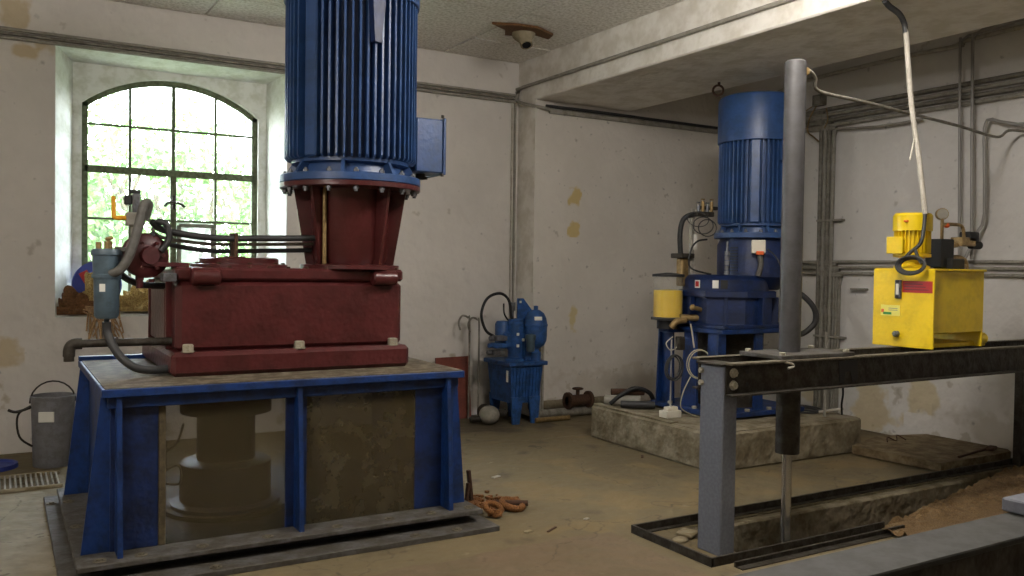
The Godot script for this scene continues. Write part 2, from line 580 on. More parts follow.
	M.beam = mat(rgb(230, 226, 218), 0.92, 0.0, mottle(44, 0.015, Color(0.92, 0.91, 0.89), Color(1, 1, 1), 0.28, 0.6, 0.08, Color(0.7, 0.66, 0.6)), 0.7, plaster_b, 0.3)
	M.reveal = mat(rgb(226, 228, 222), 0.92, 0.0, mottle(45, 0.02, Color(0.9, 0.9, 0.87), Color(1, 1, 1), 0.28, 0.6, 0.1, Color(0.62, 0.6, 0.54)), 0.8, plaster_b, 0.3)
	M.plain_wall = mat(rgb(200, 194, 182), 0.92, 0.0, grime, 0.5)
	M.bark = mat(rgb(88, 74, 56), 0.9)
	M.grass = mat(rgb(116, 122, 92), 0.95, 0.0, grime2, 0.5)
	M.lamp_glow = mat(rgb(255, 250, 238), 0.4)
	M.lamp_glow.emission_enabled = true
	M.lamp_glow.emission = Color(1.0, 0.94, 0.84)
	M.lamp_glow.emission_energy_multiplier = 3.0
	for k in 3:
		var lm := mat([rgb(100, 132, 70), rgb(82, 114, 62), rgb(122, 148, 90)][k], 0.6)
		lm.backlight_enabled = true
		lm.backlight = [Color(0.2, 0.34, 0.09), Color(0.16, 0.3, 0.09), Color(0.3, 0.42, 0.16)][k]
		lm.cull_mode = BaseMaterial3D.CULL_DISABLED
		M["leaf%d" % k] = lm
	var g := mat(Color(0.9, 0.93, 0.88, 0.14), 0.05)
	g.transparency = BaseMaterial3D.TRANSPARENCY_ALPHA
	M.glass = g
	g = mat(Color(0.9, 0.92, 0.9, 0.62), 0.35)
	g.transparency = BaseMaterial3D.TRANSPARENCY_ALPHA
	M.glass_milky = g
	g = mat(Color(0.30, 0.27, 0.19, 0.45), 0.12)
	g.transparency = BaseMaterial3D.TRANSPARENCY_ALPHA
	M.acrylic = g
	g = mat(Color(0.30, 0.27, 0.19, 0.8), 0.3, 0.0, mottle(47, 0.03, Color(0.82, 0.78, 0.7), Color(1, 1, 1), 0.2, 0.8), 0.8)
	g.transparency = BaseMaterial3D.TRANSPARENCY_ALPHA
	M.acrylic_dirty = g
	g = mat(Color(0.9, 0.9, 0.86, 0.22), 0.08)
	g.transparency = BaseMaterial3D.TRANSPARENCY_ALPHA
	g.albedo_color.a = 0.1
	M.jar = g
	M.grease = mat(rgb(214, 180, 10), 0.35)

# ------------------------------------------------------------------ shell
const XL := -3.2
const XR := 7.1
const ZA := -7.73
const ZB := -7.39
const ZF := 2.6
const HC := 3.6

func wq(b: MB, x0: float, x1: float, y0: float, y1: float, z: float, w0: float, ww: float, hh: float):
	b.quad(V(x0, y0, z), V(x1, y0, z), V(x1, y1, z), V(x0, y1, z), V(0, 0, 1), [Vector2((x0 - w0) / ww, 1 - y0 / hh), Vector2((x1 - w0) / ww, 1 - y0 / hh), Vector2((x1 - w0) / ww, 1 - y1 / hh), Vector2((x0 - w0) / ww, 1 - y1 / hh)])

func arch_y(x: float) -> float:
	# segmental arch of the window: springs 2.82, crown 3.09
	var xc := 1.32
	var h := 0.27
	var s := 0.74
	var R := (s * s + h * h) / (2 * h)
	return 3.09 - R + sqrt(maxf(R * R - (x - xc) * (x - xc), 0.0))

func build_shell():
	var ochre := rgb(166, 132, 66)
	# wall with the window
	var ta := wall_texture(7.9, 3.6, 120, 51, rgb(204, 199, 192), rgb(218, 213, 206), [[3.25, 3.42, 0.16, 0.2, ochre, 0.35], [3.5, 3.22, 0.12, 0.12, ochre,0.35], [3.36, 3.12, 0.12, 0.07, ochre, 0.4], [3.2, 0.75, 0.16, 0.16, ochre,0.35], [6.8, 0.2, 0.9, 0.2, rgb(120, 108, 88), 0.4]], 0.7, rgb(150, 132, 100))
	var b := MB.new()
	var ox0 := 0.375
	var ox1 := 2.21
	var oy0 := 1.05
	var oy1 := 3.2
	wq(b, XL, ox0, 0, HC, ZA, XL, 7.9, HC)
	wq(b, ox1, 4.7, 0, HC, ZA, XL, 7.9, HC)
	wq(b, ox0, ox1, 0, oy0, ZA, XL, 7.9, HC)
	wq(b, ox0, ox1, oy1, HC, ZA, XL, 7.9, HC)
	var w := struct("wall_back", b, uvmat(ta, 0.93, 151))
	# masonry behind the plaster: gives the wall its thickness
	b = MB.new()
	b.box(V(XL - 0.3, -0.6, -8.3), V(0.375, 4.0, ZA - 0.004))
	b.box(V(2.21, -0.6, -8.3), V(4.9, 4.0, ZA - 0.004))
	b.box(V(0.375, -0.6, -8.3), V(2.21, 1.045, ZA - 0.004))
	b.box(V(0.375, 3.22, -8.3), V(2.21, 4.0, ZA - 0.004))
	part("masonry", b, M.plain_wall, w)
	# splayed reveal, sloping sill, arched back of the recess
	b = MB.new()
	var ix0 := 0.52
	var ix1 := 2.12
	var zi := -8.1
	var iy1 := 3.155
	b.quad(V(ox0, oy0, ZA), V(ox0, oy1, ZA), V(ix0, iy1, zi), V(ix0, 1.15, zi), V(1, 0, 0.3))
	b.quad(V(ox1, oy0, ZA), V(ox1, oy1, ZA), V(ix1, iy1, zi), V(ix1, 1.15, zi), V(-1, 0, 0.3))
	b.quad(V(ox0, oy1, ZA), V(ox1, oy1, ZA), V(ix1, iy1, zi), V(ix0, iy1, zi), V(0, -1, 0.2))
	part("window_reveal", b, M.reveal, w)
	b = MB.new()
	b.quad(V(ox0, oy0, ZA), V(ox1, oy0, ZA), V(ix1, 1.15, zi), V(ix0, 1.15, zi), V(0, 1, 0.2))
	part("window_ledge", b, M.reveal, w)
	b = MB.new()
	var fx0 := 0.59
	var fx1 := 2.05
	b.box(V(0.375, 1.0, -8.3), V(fx0, 3.25, zi))
	b.box(V(fx1, 1.0, -8.3), V(2.21, 3.25, zi))
	b.box(V(fx0, 1.0, -8.3), V(fx1, 1.15, zi))
	for k in 24:
		var xa := lerpf(fx0, fx1, k / 24.0)
		var xb := lerpf(fx0, fx1, (k + 1) / 24.0)
		var ya := arch_y(xa)
		var yb := arch_y(xb)
		b.prism([Vector2(xa, ya), Vector2(xb, yb), Vector2(xb, 3.25), Vector2(xa, 3.25)], V(0, 0, -8.3), V(1, 0, 0), V(0, 1, 0), V(0, 0, 0.2))
	part("recess_back", b, M.reveal, w)
	# thicker wall beyond the beam
	var tb := wall_texture(2.5, 3.6, 160, 61, rgb(210, 204, 194), rgb(222, 216, 206), [[0.49, 2.26, 0.09, 0.12, rgb(198, 172, 108), 0.8], [0.49, 1.94, 0.09, 0.12, rgb(198, 172, 108), 0.8], [0.48, 0.97, 0.08, 0.17, rgb(204, 188, 140), 0.9], [1.0, 0.3, 0.9, 0.2, rgb(170, 156, 132), 0.2]], 0.6, rgb(160, 146, 118))
	b = MB.new()
	wq(b, 4.61, 7.1, 0, HC, ZB, 4.61, 2.5, HC)
	w = struct("wall_corner", b, uvmat(tb, 0.93, 161))
	b = MB.new()
	b.box(V(4.61, -0.6, -8.3), V(7.4, 4.0, ZB - 0.004))
	part("masonry", b, M.beam, w)
	# right-hand wall
	var tc := wall_texture(10.0, 3.6, 120, 71, rgb(210, 207, 202), rgb(224, 221, 216), [[2.1, 0.25, 0.32, 0.35, rgb(190, 164, 104), 0.45], [1.5, 0.35, 0.25, 0.3, rgb(196, 176, 122), 0.45], [2.6, 0.45, 0.2, 0.2, rgb(196, 176, 122), 0.5], [3.6, 0.2, 0.9, 0.2, rgb(160, 150, 132), 0.3]], 0.8, rgb(140, 128, 106))
	b = MB.new()
	b.quad(V(XR, 0, ZB), V(XR, 0, 2.61), V(XR, HC, 2.61), V(XR, HC, ZB), V(-1, 0, 0), [Vector2(0, 1), Vector2(1, 1), Vector2(1, 0), Vector2(0, 0)])
	w = struct("wall_right", b, uvmat(tc, 0.93, 171))
	b = MB.new()
	b.box(V(XR + 0.004, -0.6, ZB - 0.2), V(7.4, 4.0, 2.9))
	part("masonry", b, M.plain_wall, w)
	b = MB.new()
	b.box(V(XL - 0.3, -0.6, -8.3), V(XL, 4.0, 2.9))
	struct("wall_left", b, M.plain_wall)
	b = MB.new()
	b.box(V(XL - 0.3, -0.6, ZF), V(7.4, 4.0, 2.9))
	struct("wall_front", b, M.plain_wall)
	# ceiling: bare slab with fibre panels, open joints between them
	b = MB.new()
	b.box(V(XL - 0.3, HC + 0.02, -8.3), V(7.4, 4.0, 2.9))
	w = struct("ceiling", b, M.ceiling)
	var pm := {}
	var xs := [-3.2, -2.05, -0.85, 0.35, 1.5, 2.65, 3.75, 4.61]
	var zs := [-7.73, -7.1, -6.2, -5.2, -4.2, -3.2, -2.2, -1.2, -0.2, 0.8, 1.8, 2.6]
	for i in xs.size() - 1:
		for j in zs.size() - 1:
			var key := "%d" % i
			var size := V(xs[i + 1] - xs[i] - 0.018, 0.03, zs[j + 1] - zs[j] - 0.018)
			key = "%.3f_%.3f" % [size.x, size.z]
			if not pm.has(key):
				var q := MB.new()
				q.bx(Vector3.ZERO, size, 0.004, Basis.IDENTITY)
				pm[key] = q.mesh()
			inst("ceiling_panel", pm[key], M.ceiling, w, Transform3D(Basis.IDENTITY, V((xs[i] + xs[i + 1]) / 2, HC + 0.015 + 0.003 * ((i * 7 + j * 5) % 3), (zs[j] + zs[j + 1]) / 2)))
	b = MB.new()
	b.box(V(4.61, 3.18, -7.6), V(5.79, 3.99, 2.7), 0.012)
	struct("ceiling_beam", b, M.beam)
	# floor, cut round the trench and along an open joint
	var tf := floor_texture()
	b = MB.new()
	var rects := [[XL, XR, -7.9, -6.385], [XL, 2.6, -6.385, -6.37], [4.6, XR, -6.385, -6.37], [XL, XR, -6.37, -3.80], [XL, 3.38, -3.80, -3.26], [XL, XR, -3.26, ZF]]
	for q in rects:
		b.quad(V(q[0], 0, q[2]), V(q[1], 0, q[2]), V(q[1], 0, q[3]), V(q[0], 0, q[3]), V(0, 1, 0), [Vector2((q[0] + 3.2) / 10.4, (q[2] + 7.9) / 10.5), Vector2((q[1] + 3.2) / 10.4, (q[2] + 7.9) / 10.5), Vector2((q[1] + 3.2) / 10.4, (q[3] + 7.9) / 10.5), Vector2((q[0] + 3.2) / 10.4, (q[3] + 7.9) / 10.5)])
	var fm := uvmat(tf, 0.8, 181, 0.05, 2.0)
	w = struct("floor", b, fm)
	b = MB.new()
	for q in rects:
		b.box(V(q[0], -0.75, q[2]), V(q[1], -0.004, q[3]))
	b.box(V(XL, -0.9, -7.9), V(7.4, -0.7, 2.7))
	b.box(V(2.6, -0.05, -6.385), V(4.6, -0.03, -6.37))
	part("screed_edge", b, M.concrete, w)

# ------------------------------------------------------------------ window
func bar(b: MB, a: Vector3, c: Vector3, wx: float, wz: float):
	var d := c - a
	var bs := Basis(V(0, 0, 1).cross(d).normalized(), d.normalized(), V(0, 0, 1))
	b.bx((a + c) / 2, V(wx, d.length(), wz), 0.003, bs)

func build_window():
	var zf := -8.17
	var t := Node3D.new()
	t.name = "window_1"
	add_child(t)
	t.position = V(1.32, 1.15, zf)
	t.set_meta("kind", "structure")
	var b := MB.new()
	var pts: Array = []
	for k in 25: pts.append(V(lerpf(0.60, 2.04, k / 24.0), 0, zf))
	for k in 24:
		var p: Vector3 = pts[k]
		var q: Vector3 = pts[k + 1]
		p.y = arch_y(p.x) - 0.022; q.y = arch_y(q.x) - 0.022
		bar(b, p, q + (q - p) * 0.1, 0.045, 0.05)
	bar(b, V(0.615, 1.15, zf), V(0.615, arch_y(0.615), zf), 0.05, 0.05)
	bar(b, V(2.03, 1.15, zf), V(2.03, arch_y(2.03), zf), 0.05, 0.05)
	bar(b, V(0.6, 1.175, zf), V(2.04, 1.175, zf), 0.05, 0.05)
	part("window_frame", b, M.iron_green, t)
	var xs := [0.64, 0.968, 1.322, 1.682, 2.005]
	var ys := [1.2, 1.49, 1.868, 2.285, 2.665, 9.0]
	for k in [1, 2, 3]:
		b = MB.new()
		bar(b, V(xs[k], 1.16, zf), V(xs[k], 2.285, zf), 0.05 if k == 2 else 0.022, 0.045)
		bar(b, V(xs[k], 2.285, zf), V(xs[k], arch_y(xs[k]) - 0.01, zf), 0.03 if k == 2 else 0.022, 0.03)
		part("mullion", b, M.iron_green, t)
	for k in [1, 2, 3, 4]:
		b = MB.new()
		bar(b, V(0.61, ys[k], zf), V(2.03, ys[k], zf), 0.06 if k == 3 else 0.02, 0.05 if k == 3 else 0.028)
		part("glazing_bar", b, M.iron_green, t)
	# casement stiles of the small opening light
	b = MB.new()
	bar(b, V(1.37, 1.83, zf + 0.02), V(1.67, 1.83, zf + 0.02), 0.035, 0.03)
	bar(b, V(1.37, 1.22, zf + 0.02), V(1.37, 1.83, zf + 0.02), 0.035, 0.03)
	bar(b, V(1.66, 1.22, zf + 0.02), V(1.66, 1.83, zf + 0.02), 0.035, 0.03)
	part("casement_frame", b, mat(rgb(120, 122, 108), 0.8), t)
	b = MB.new()
	b.bx(V(1.322, 2.03, zf + 0.04), V(0.03, 0.12, 0.02), 0.004, Basis.IDENTITY)
	b.tube([V(1.24, 1.99, zf + 0.07), V(1.28, 2.025, zf + 0.06), V(1.37, 2.02, zf + 0.06), V(1.41, 1.99, zf + 0.07)], 0.011)
	part("window_handle", b, M.dark_steel, t)
	for i in 4:
		for j in 5:
			b = MB.new()
			var x0: float = xs[i]
			var x1: float = xs[i + 1]
			var poly: Array = [Vector2(x0, ys[j]), Vector2(x1, ys[j])]
			if j < 4:
				poly.append(Vector2(x1, ys[j + 1])); poly.append(Vector2(x0, ys[j + 1]))
			else:
				for k in 7: poly.append(Vector2(lerpf(x1, x0, k / 6.0), arch_y(lerpf(x1, x0, k / 6.0)) - 0.02))
			b.prism(poly, V(0, 0, zf - 0.002), V(1, 0, 0), V(0, 1, 0), V(0, 0, 0.004))
			var milky: bool = (j == 0) or (i == 2 and j == 1)
			part("pane", b, M.glass_milky if milky else M.glass, t)

func build_outside():
	var b := MB.new()
	b.box(V(-14, 0.2, -40), V(20, 0.6, -8.35))
	var gnd := struct("ground_outside", b, M.grass)
	gnd.position = Vector3.ZERO
	var rng := RandomNumberGenerator.new()
	var defs := [[V(0.3, 0.6, -11.2), 1.0, 2.0, "low sunlit shrub outside the arched window"], [V(1.9, 0.6, -11.6), 1.25, 2.45, "broad leafy shrub behind the window mullions"], [V(3.6, 0.6, -12.0), 1.2, 2.2, "leafy shrub outside by the right window jamb"], [V(0.9, 0.6, -14.2), 1.7, 3.4, "taller pale green tree farther out beyond the window"], [V(4.0, 0.6, -15.0), 2.0, 3.6, "wide pale tree in the garden beyond the shrubs"]]
	for di in defs.size():
		var d: Array = defs[di]
		rng.seed = 100 + di
		var t := thing("shrub" if di < 3 else "tree", d[3], "shrub" if di < 3 else "tree", d[0])
		b = MB.new()
		for k in 5:
			var top: Vector3 = d[0] + V(rng.randf_range(-0.6, 0.6) * d[1], d[2] * rng.randf_range(0.7, 0.95), rng.randf_range(-0.4, 0.4))
			b.tube([d[0], d[0] + (top - d[0]) * 0.5 + V(0.05, 0, 0.03), top], 0.03, 6)
		part("trunk", b, M.bark, t)
		var bs: Array = [MB.new(), MB.new(), MB.new()]
		for k in 60:
			var th := rng.randf() * TAU
			var rr: float = sqrt(rng.randf()) * d[1]
			var cy: float = rng.randf_range(0.05, 1.0) * d[2]
			var c: Vector3 = d[0] + V(cos(th) * rr, cy, sin(th) * rr * 0.6)
			for q in 70:
				var p: Vector3 = c + V(rng.randfn(), rng.randfn(), rng.randfn()) * 0.15
				var ax := V(rng.randfn(), rng.randfn() - 0.6, rng.randfn()).normalized()
				var sd := ax.cross(V(rng.randfn(), rng.randfn(), rng.randfn())).normalized()
				var L := rng.randf_range(0.08, 0.14)
				var nn := ax.cross(sd)
				var mb: MB = bs[rng.randi() % 3]
				mb.quad(p, p + ax * L * 0.5 + sd * L * 0.3, p + ax * L, p + ax * L * 0.5 - sd * L * 0.3, nn)
		for k in 3:
			var f := part("foliage", bs[k], M["leaf%d" % k], t)
			f.set_meta("kind", "stuff")

# ------------------------------------------------------------------ blue stand with the inspection panes
func build_stand():
	var t := thing("machine_stand", "low blue steel machine stand with smoky inspection panes under the red gearbox", "machine stand", V(1.36, 0, -5.1))
	var b := MB.new()
	b.box(V(0.235, 0, -6.1), V(2.45, 0.03, -4.245), 0.003)
	part("lower_plate", b, M.plate, t, "flat dusty steel sole plate on the floor")
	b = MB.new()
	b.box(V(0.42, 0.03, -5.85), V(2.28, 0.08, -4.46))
	part("gap_shade_block", b, M.black, t)  # black spacer block, its colour paints the shaded gap between the plates
	b = MB.new()
	b.box(V(0.30, 0.078, -5.96), V(2.40, 0.105, -4.355), 0.004)
	part("base_plate", b, M.plate, t)
	b = MB.new()
	b.box(V(0.41, 0.858, -5.86), V(2.32, 0.898, -4.45), 0.004)
	part("top_plate", b, M.blue_stand, t)
	b = MB.new()
	b.box(V(0.425, 0.898, -5.80), V(2.31, 0.902, -4.462))
	part("deck_sheet", b, M.deck, t, "dusty bare top of the blue plate")
	b = MB.new()
	b.box(V(0.41, 0.898, -5.86), V(2.32, 0.925, -5.80), 0.004)
	part("rear_lip", b, M.blue_stand, t)
	b = MB.new()
	b.box(V(0.44, 0.80, -4.55), V(2.30, 0.858, -4.49), 0.004)
	part("top_rail", b, M.blue_stand, t)
	# front panels beside the panes
	for q in [[0.455, 0.672], [1.30, 1.415], [2.046, 2.285]]:
		b = MB.new()
		b.box(V(q[0], 0.105, -4.545), V(q[1], 0.81, -4.53), 0.003)
		part("front_panel", b, M.blue_dark, t)
	b = MB.new()
	b.box(V(0.672, 0.105, -4.545), V(0.706, 0.81, -4.525), 0.004)
	part("edge_strip", b, M.edge_brown, t, "brown strip along the pane edge")
	b = MB.new()
	b.box(V(0.706, 0.105, -4.542), V(1.30, 0.81, -4.534))
	part("inspection_pane", b, M.acrylic, t, "smoky clear pane with the coupling behind it")
	b = MB.new()
	b.box(V(1.415, 0.105, -4.542), V(2.046, 0.81, -4.534))
	part("inspection_pane", b, M.acrylic_dirty, t, "smoky pane streaked with dirt")
	for q in [0.66, 1.72]:
		b = MB.new()
		b.box(V(q, 0.105, -5.79), V(q + 0.12, 0.858, -5.775), 0.003)
		part("rear_panel", b, M.blue_dark, t)
	for q in [0.462, 2.275]:
		b = MB.new()
		b.box(V(q, 0.105, -5.79), V(q + 0.015, 0.858, -4.535), 0.003)
		part("end_plate", b, M.blue_stand, t)
	# gussets at the four corners
	for z in [-4.56, -5.79]:
		b = MB.new()
		b.prism([Vector2(0.50, 0.858), Vector2(0.415, 0.858), Vector2(0.33, 0.105), Vector2(0.50, 0.105)], V(0, 0, z), V(1, 0, 0), V(0, 1, 0), V(0, 0, 0.018))
		part("gusset", b, M.blue_stand, t)
		b = MB.new()
		b.prism([Vector2(2.28, 0.858), Vector2(2.315, 0.858), Vector2(2.375, 0.105), Vector2(2.28, 0.105)], V(0, 0, z), V(1, 0, 0), V(0, 1, 0), V(0, 0, 0.018))
		part("gusset", b, M.blue_stand, t)
	for x in [0.476, 1.345, 2.212]:
		b = MB.new()
		b.prism([Vector2(-4.53, 0.858), Vector2(-4.462, 0.858), Vector2(-4.41, 0.105), Vector2(-4.53, 0.105)], V(x, 0, 0), V(0, 0, 1), V(0, 1, 0), V(0.024, 0, 0))
		part("rib", b, M.blue_stand, t)
	# bolt heads on both plates
	var hb := MB.new()
	hb.lathe([Vector2(0.03, 0), Vector2(0.03, 0.004), Vector2(0.017, 0.004)], Vector3.ZERO, 14)
	hb.hexa(V(0, 0.003, 0), Vector3.UP, 0.016, 0.008)
	var hm := hb.mesh()
	for p in [V(0.40, 0.105, -4.42), V(0.58, 0.105, -4.42), V(0.86, 0.105, -4.42), V(1.18, 0.105, -4.42), V(1.55, 0.105, -4.42), V(1.85, 0.105, -4.42), V(2.10, 0.105, -4.42), V(2.34, 0.105, -4.42), V(0.345, 0.105, -5.6), V(0.345, 0.105, -5.05), V(1.95, 0.03, -4.3), V(2.2, 0.03, -4.29), V(0.9, 0.03, -4.3), V(0.27, 0.03, -5.9)]:
		inst("bolt", hm, M.dusty_steel, t, Transform3D(Basis.IDENTITY, p))
	# coupling behind the left pane
	var c := thing("shaft_coupling", "brown and blue shaft coupling housed inside the blue machine stand", "coupling", V(1.12, 0.105, -5.1))
	b = MB.new()
	b.lathe([Vector2(0.22, 0.0), Vector2(0.30, 0.0), Vector2(0.30, 0.02), Vector2(0.25, 0.03), Vector2(0.25, 0.24), Vector2(0.23, 0.25), Vector2(0, 0.25)], V(1.12, 0.13, -5.1), 32)
	part("coupling_drum", b, M.blue_dark, c)
	b = MB.new()
	b.lathe([Vector2(0.34, 0.0), Vector2(0.34, 0.025), Vector2(0.2, 0.025)], V(1.12, 0.105, -5.1), 32)
	part("bearing_flange", b, M.dark_steel, c)
	b = MB.new()
	b.lathe([Vector2(0.16, 0.0), Vector2(0.16, 0.26), Vector2(0.25, 0.27), Vector2(0.25, 0.42), Vector2(0.23, 0.44), Vector2(0.12, 0.46), Vector2(0.12, 0.47)], V(1.12, 0.385, -5.1), 32)
	part("upper_housing", b, M.red_dark, c)
	b = MB.new()
	b.tube([V(0.86, 0.62, -4.95), V(0.80, 0.55, -4.8), V(0.72, 0.45, -4.9), V(0.74, 0.32, -5.0), V(0.84, 0.30, -4.95), V(0.82, 0.42, -4.85), V(0.74, 0.38, -4.85), V(0.72, 0.2, -4.9), V(0.76, 0.115, -5.1)], 0.007, 6)
	single("signal_cable", b, M.conduit_white, "pale looped cable inside the stand beside the coupling", "cable")

# ------------------------------------------------------------------ red gearbox
func build_gearbox():
	var t := thing("gearbox", "dark red oil-stained gearbox bolted onto the blue stand", "gearbox", V(1.44, 0.902, -5.29))
	var b := MB.new()
	b.box(V(0.765, 0.902, -5.84), V(2.105, 1.03, -4.75), 0.022)
	part("foot_flange", b, M.red, t)
	b = MB.new()
	b.box(V(0.80, 1.02, -5.80), V(2.088, 1.408, -4.83), 0.03)
	part("housing", b, M.red, t)
	b = MB.new()
	b.box(V(0.797, 1.406, -5.81), V(2.091, 1.476, -4.826), 0.014)
	part("lid", b, M.red, t)
	for x in [0.943, 1.957]:
		b = MB.new()
		b.cyl(V(x - 0.075, 1.425, -4.80), V(x + 0.075, 1.425, -4.80), 0.042, 0.042, 18, 0.008)
		b.box(V(x - 0.07, 1.43, -4.85), V(x + 0.07, 1.474, -4.785), 0.008)
		part("lifting_lug", b, M.red, t)
	for x in [0.853, 1.448, 2.01]:
		b = MB.new()
		b.cyl(V(x, 1.028, -4.79), V(x, 1.035, -4.79), 0.034, 0.034, 16)
		b.hexa(V(x, 1.035, -4.79), Vector3.UP, 0.030, 0.036)
		part("foot_bolt", b, M.bolt, t, "pale zinc hexagon bolt")
	# low covers on the lid
	b = MB.new()
	b.lathe([Vector2(0.27, 0), Vector2(0.27, 0.018), Vector2(0.22, 0.024), Vector2(0.22, 0.05), Vector2(0.205, 0.058), Vector2(0, 0.058)], V(1.2, 1.476, -5.15), 32)
	part("inspection_cover", b, M.red, t)
	for k in 9:
		var a := TAU * k / 9.0
		b = MB.new()
		b.hexa(V(1.2 + sin(a) * 0.245, 1.494, -5.15 + cos(a) * 0.245), Vector3.UP, 0.013, 0.012)
		part("cover_bolt", b, M.rust_dark, t)
	for k in 12:
		b = MB.new()
		b.hexa(V(0.86 + k * 0.108, 1.476, -4.85), Vector3.UP, 0.011, 0.010)
		part("lid_bolt", b, M.rust_dark, t)
	# left end: raised panel, twin-port block
	b = MB.new()
	b.box(V(0.775, 1.06, -5.55), V(0.805, 1.36, -5.05), 0.008)
	part("end_cover", b, M.red, t)
	for z in [-5.0, -5.62]:
		b = MB.new()
		b.box(V(0.77, 1.03, z), V(0.805, 1.40, z + 0.03), 0.004)
		part("end_rib", b, M.red, t)
	b = MB.new()
	b.box(V(0.73, 1.40, -4.90), V(0.798, 1.445, -4.80), 0.004)
	b.cyl(V(0.775, 1.425, -4.81), V(0.775, 1.425, -4.795), 0.012)
	part("port_block", b, M.steel, t, "small grey steel block with two ports")
	# lantern carrying the motor
	var ax := V(1.835, 0, -5.05)
	b = MB.new()
	b.lathe([Vector2(0.19, 1.476), Vector2(0.295, 1.476), Vector2(0.295, 1.50), Vector2(0.20, 1.506)], ax, 40)
	part("lantern_foot", b, M.red, t)
	b = MB.new()
	b.lathe([Vector2(0.205, 1.50), Vector2(0.225, 1.54), Vector2(0.235, 1.93), Vector2(0.25, 1.96)], ax, 40)
	part("lantern_barrel", b, M.red, t)
	b = MB.new()
	b.lathe([Vector2(0.22, 1.948), Vector2(0.415, 1.948), Vector2(0.42, 1.952), Vector2(0.42, 1.978), Vector2(0.22, 1.98)], ax, 56)
	part("lantern_flange", b, M.red, t)
	for deg in [-105.0, -62.0, 22.0, 62.0, 110.0, 150.0, 195.0, 230.0]:
		b = MB.new()
		var a := deg_to_rad(deg)
		var rd := V(sin(a), 0, cos(a))
		var tg := V(cos(a), 0, -sin(a)) * 0.02
		b.prism([Vector2(0.2, 1.503), Vector2(0.262, 1.503), Vector2(0.335, 1.948), Vector2(0.2, 1.948)], ax - tg * 0.5, rd, Vector3.UP, tg)
		part("lantern_web", b, M.red, t)
	b = MB.new()
	b.cyl(V(1.625, 1.505, -4.905), V(1.625, 1.948, -4.905), 0.012)
	part("oil_pipe", b, M.brass, t, "thin tan pipe beside the web")
	var hb := MB.new()
	hb.hexa(V(0, -0.018, 0), Vector3.UP, 0.017, 0.018)
	hb.cyl(V(0, -0.03, 0), V(0, -0.018, 0), 0.011)
	var hm := hb.mesh()
	for k in 16:
		var a := TAU * (k + 0.3) / 16
		inst("flange_nut", hm, M.steel, t, Transform3D(Basis.IDENTITY, ax + V(sin(a) * 0.388, 1.948, cos(a) * 0.388)))

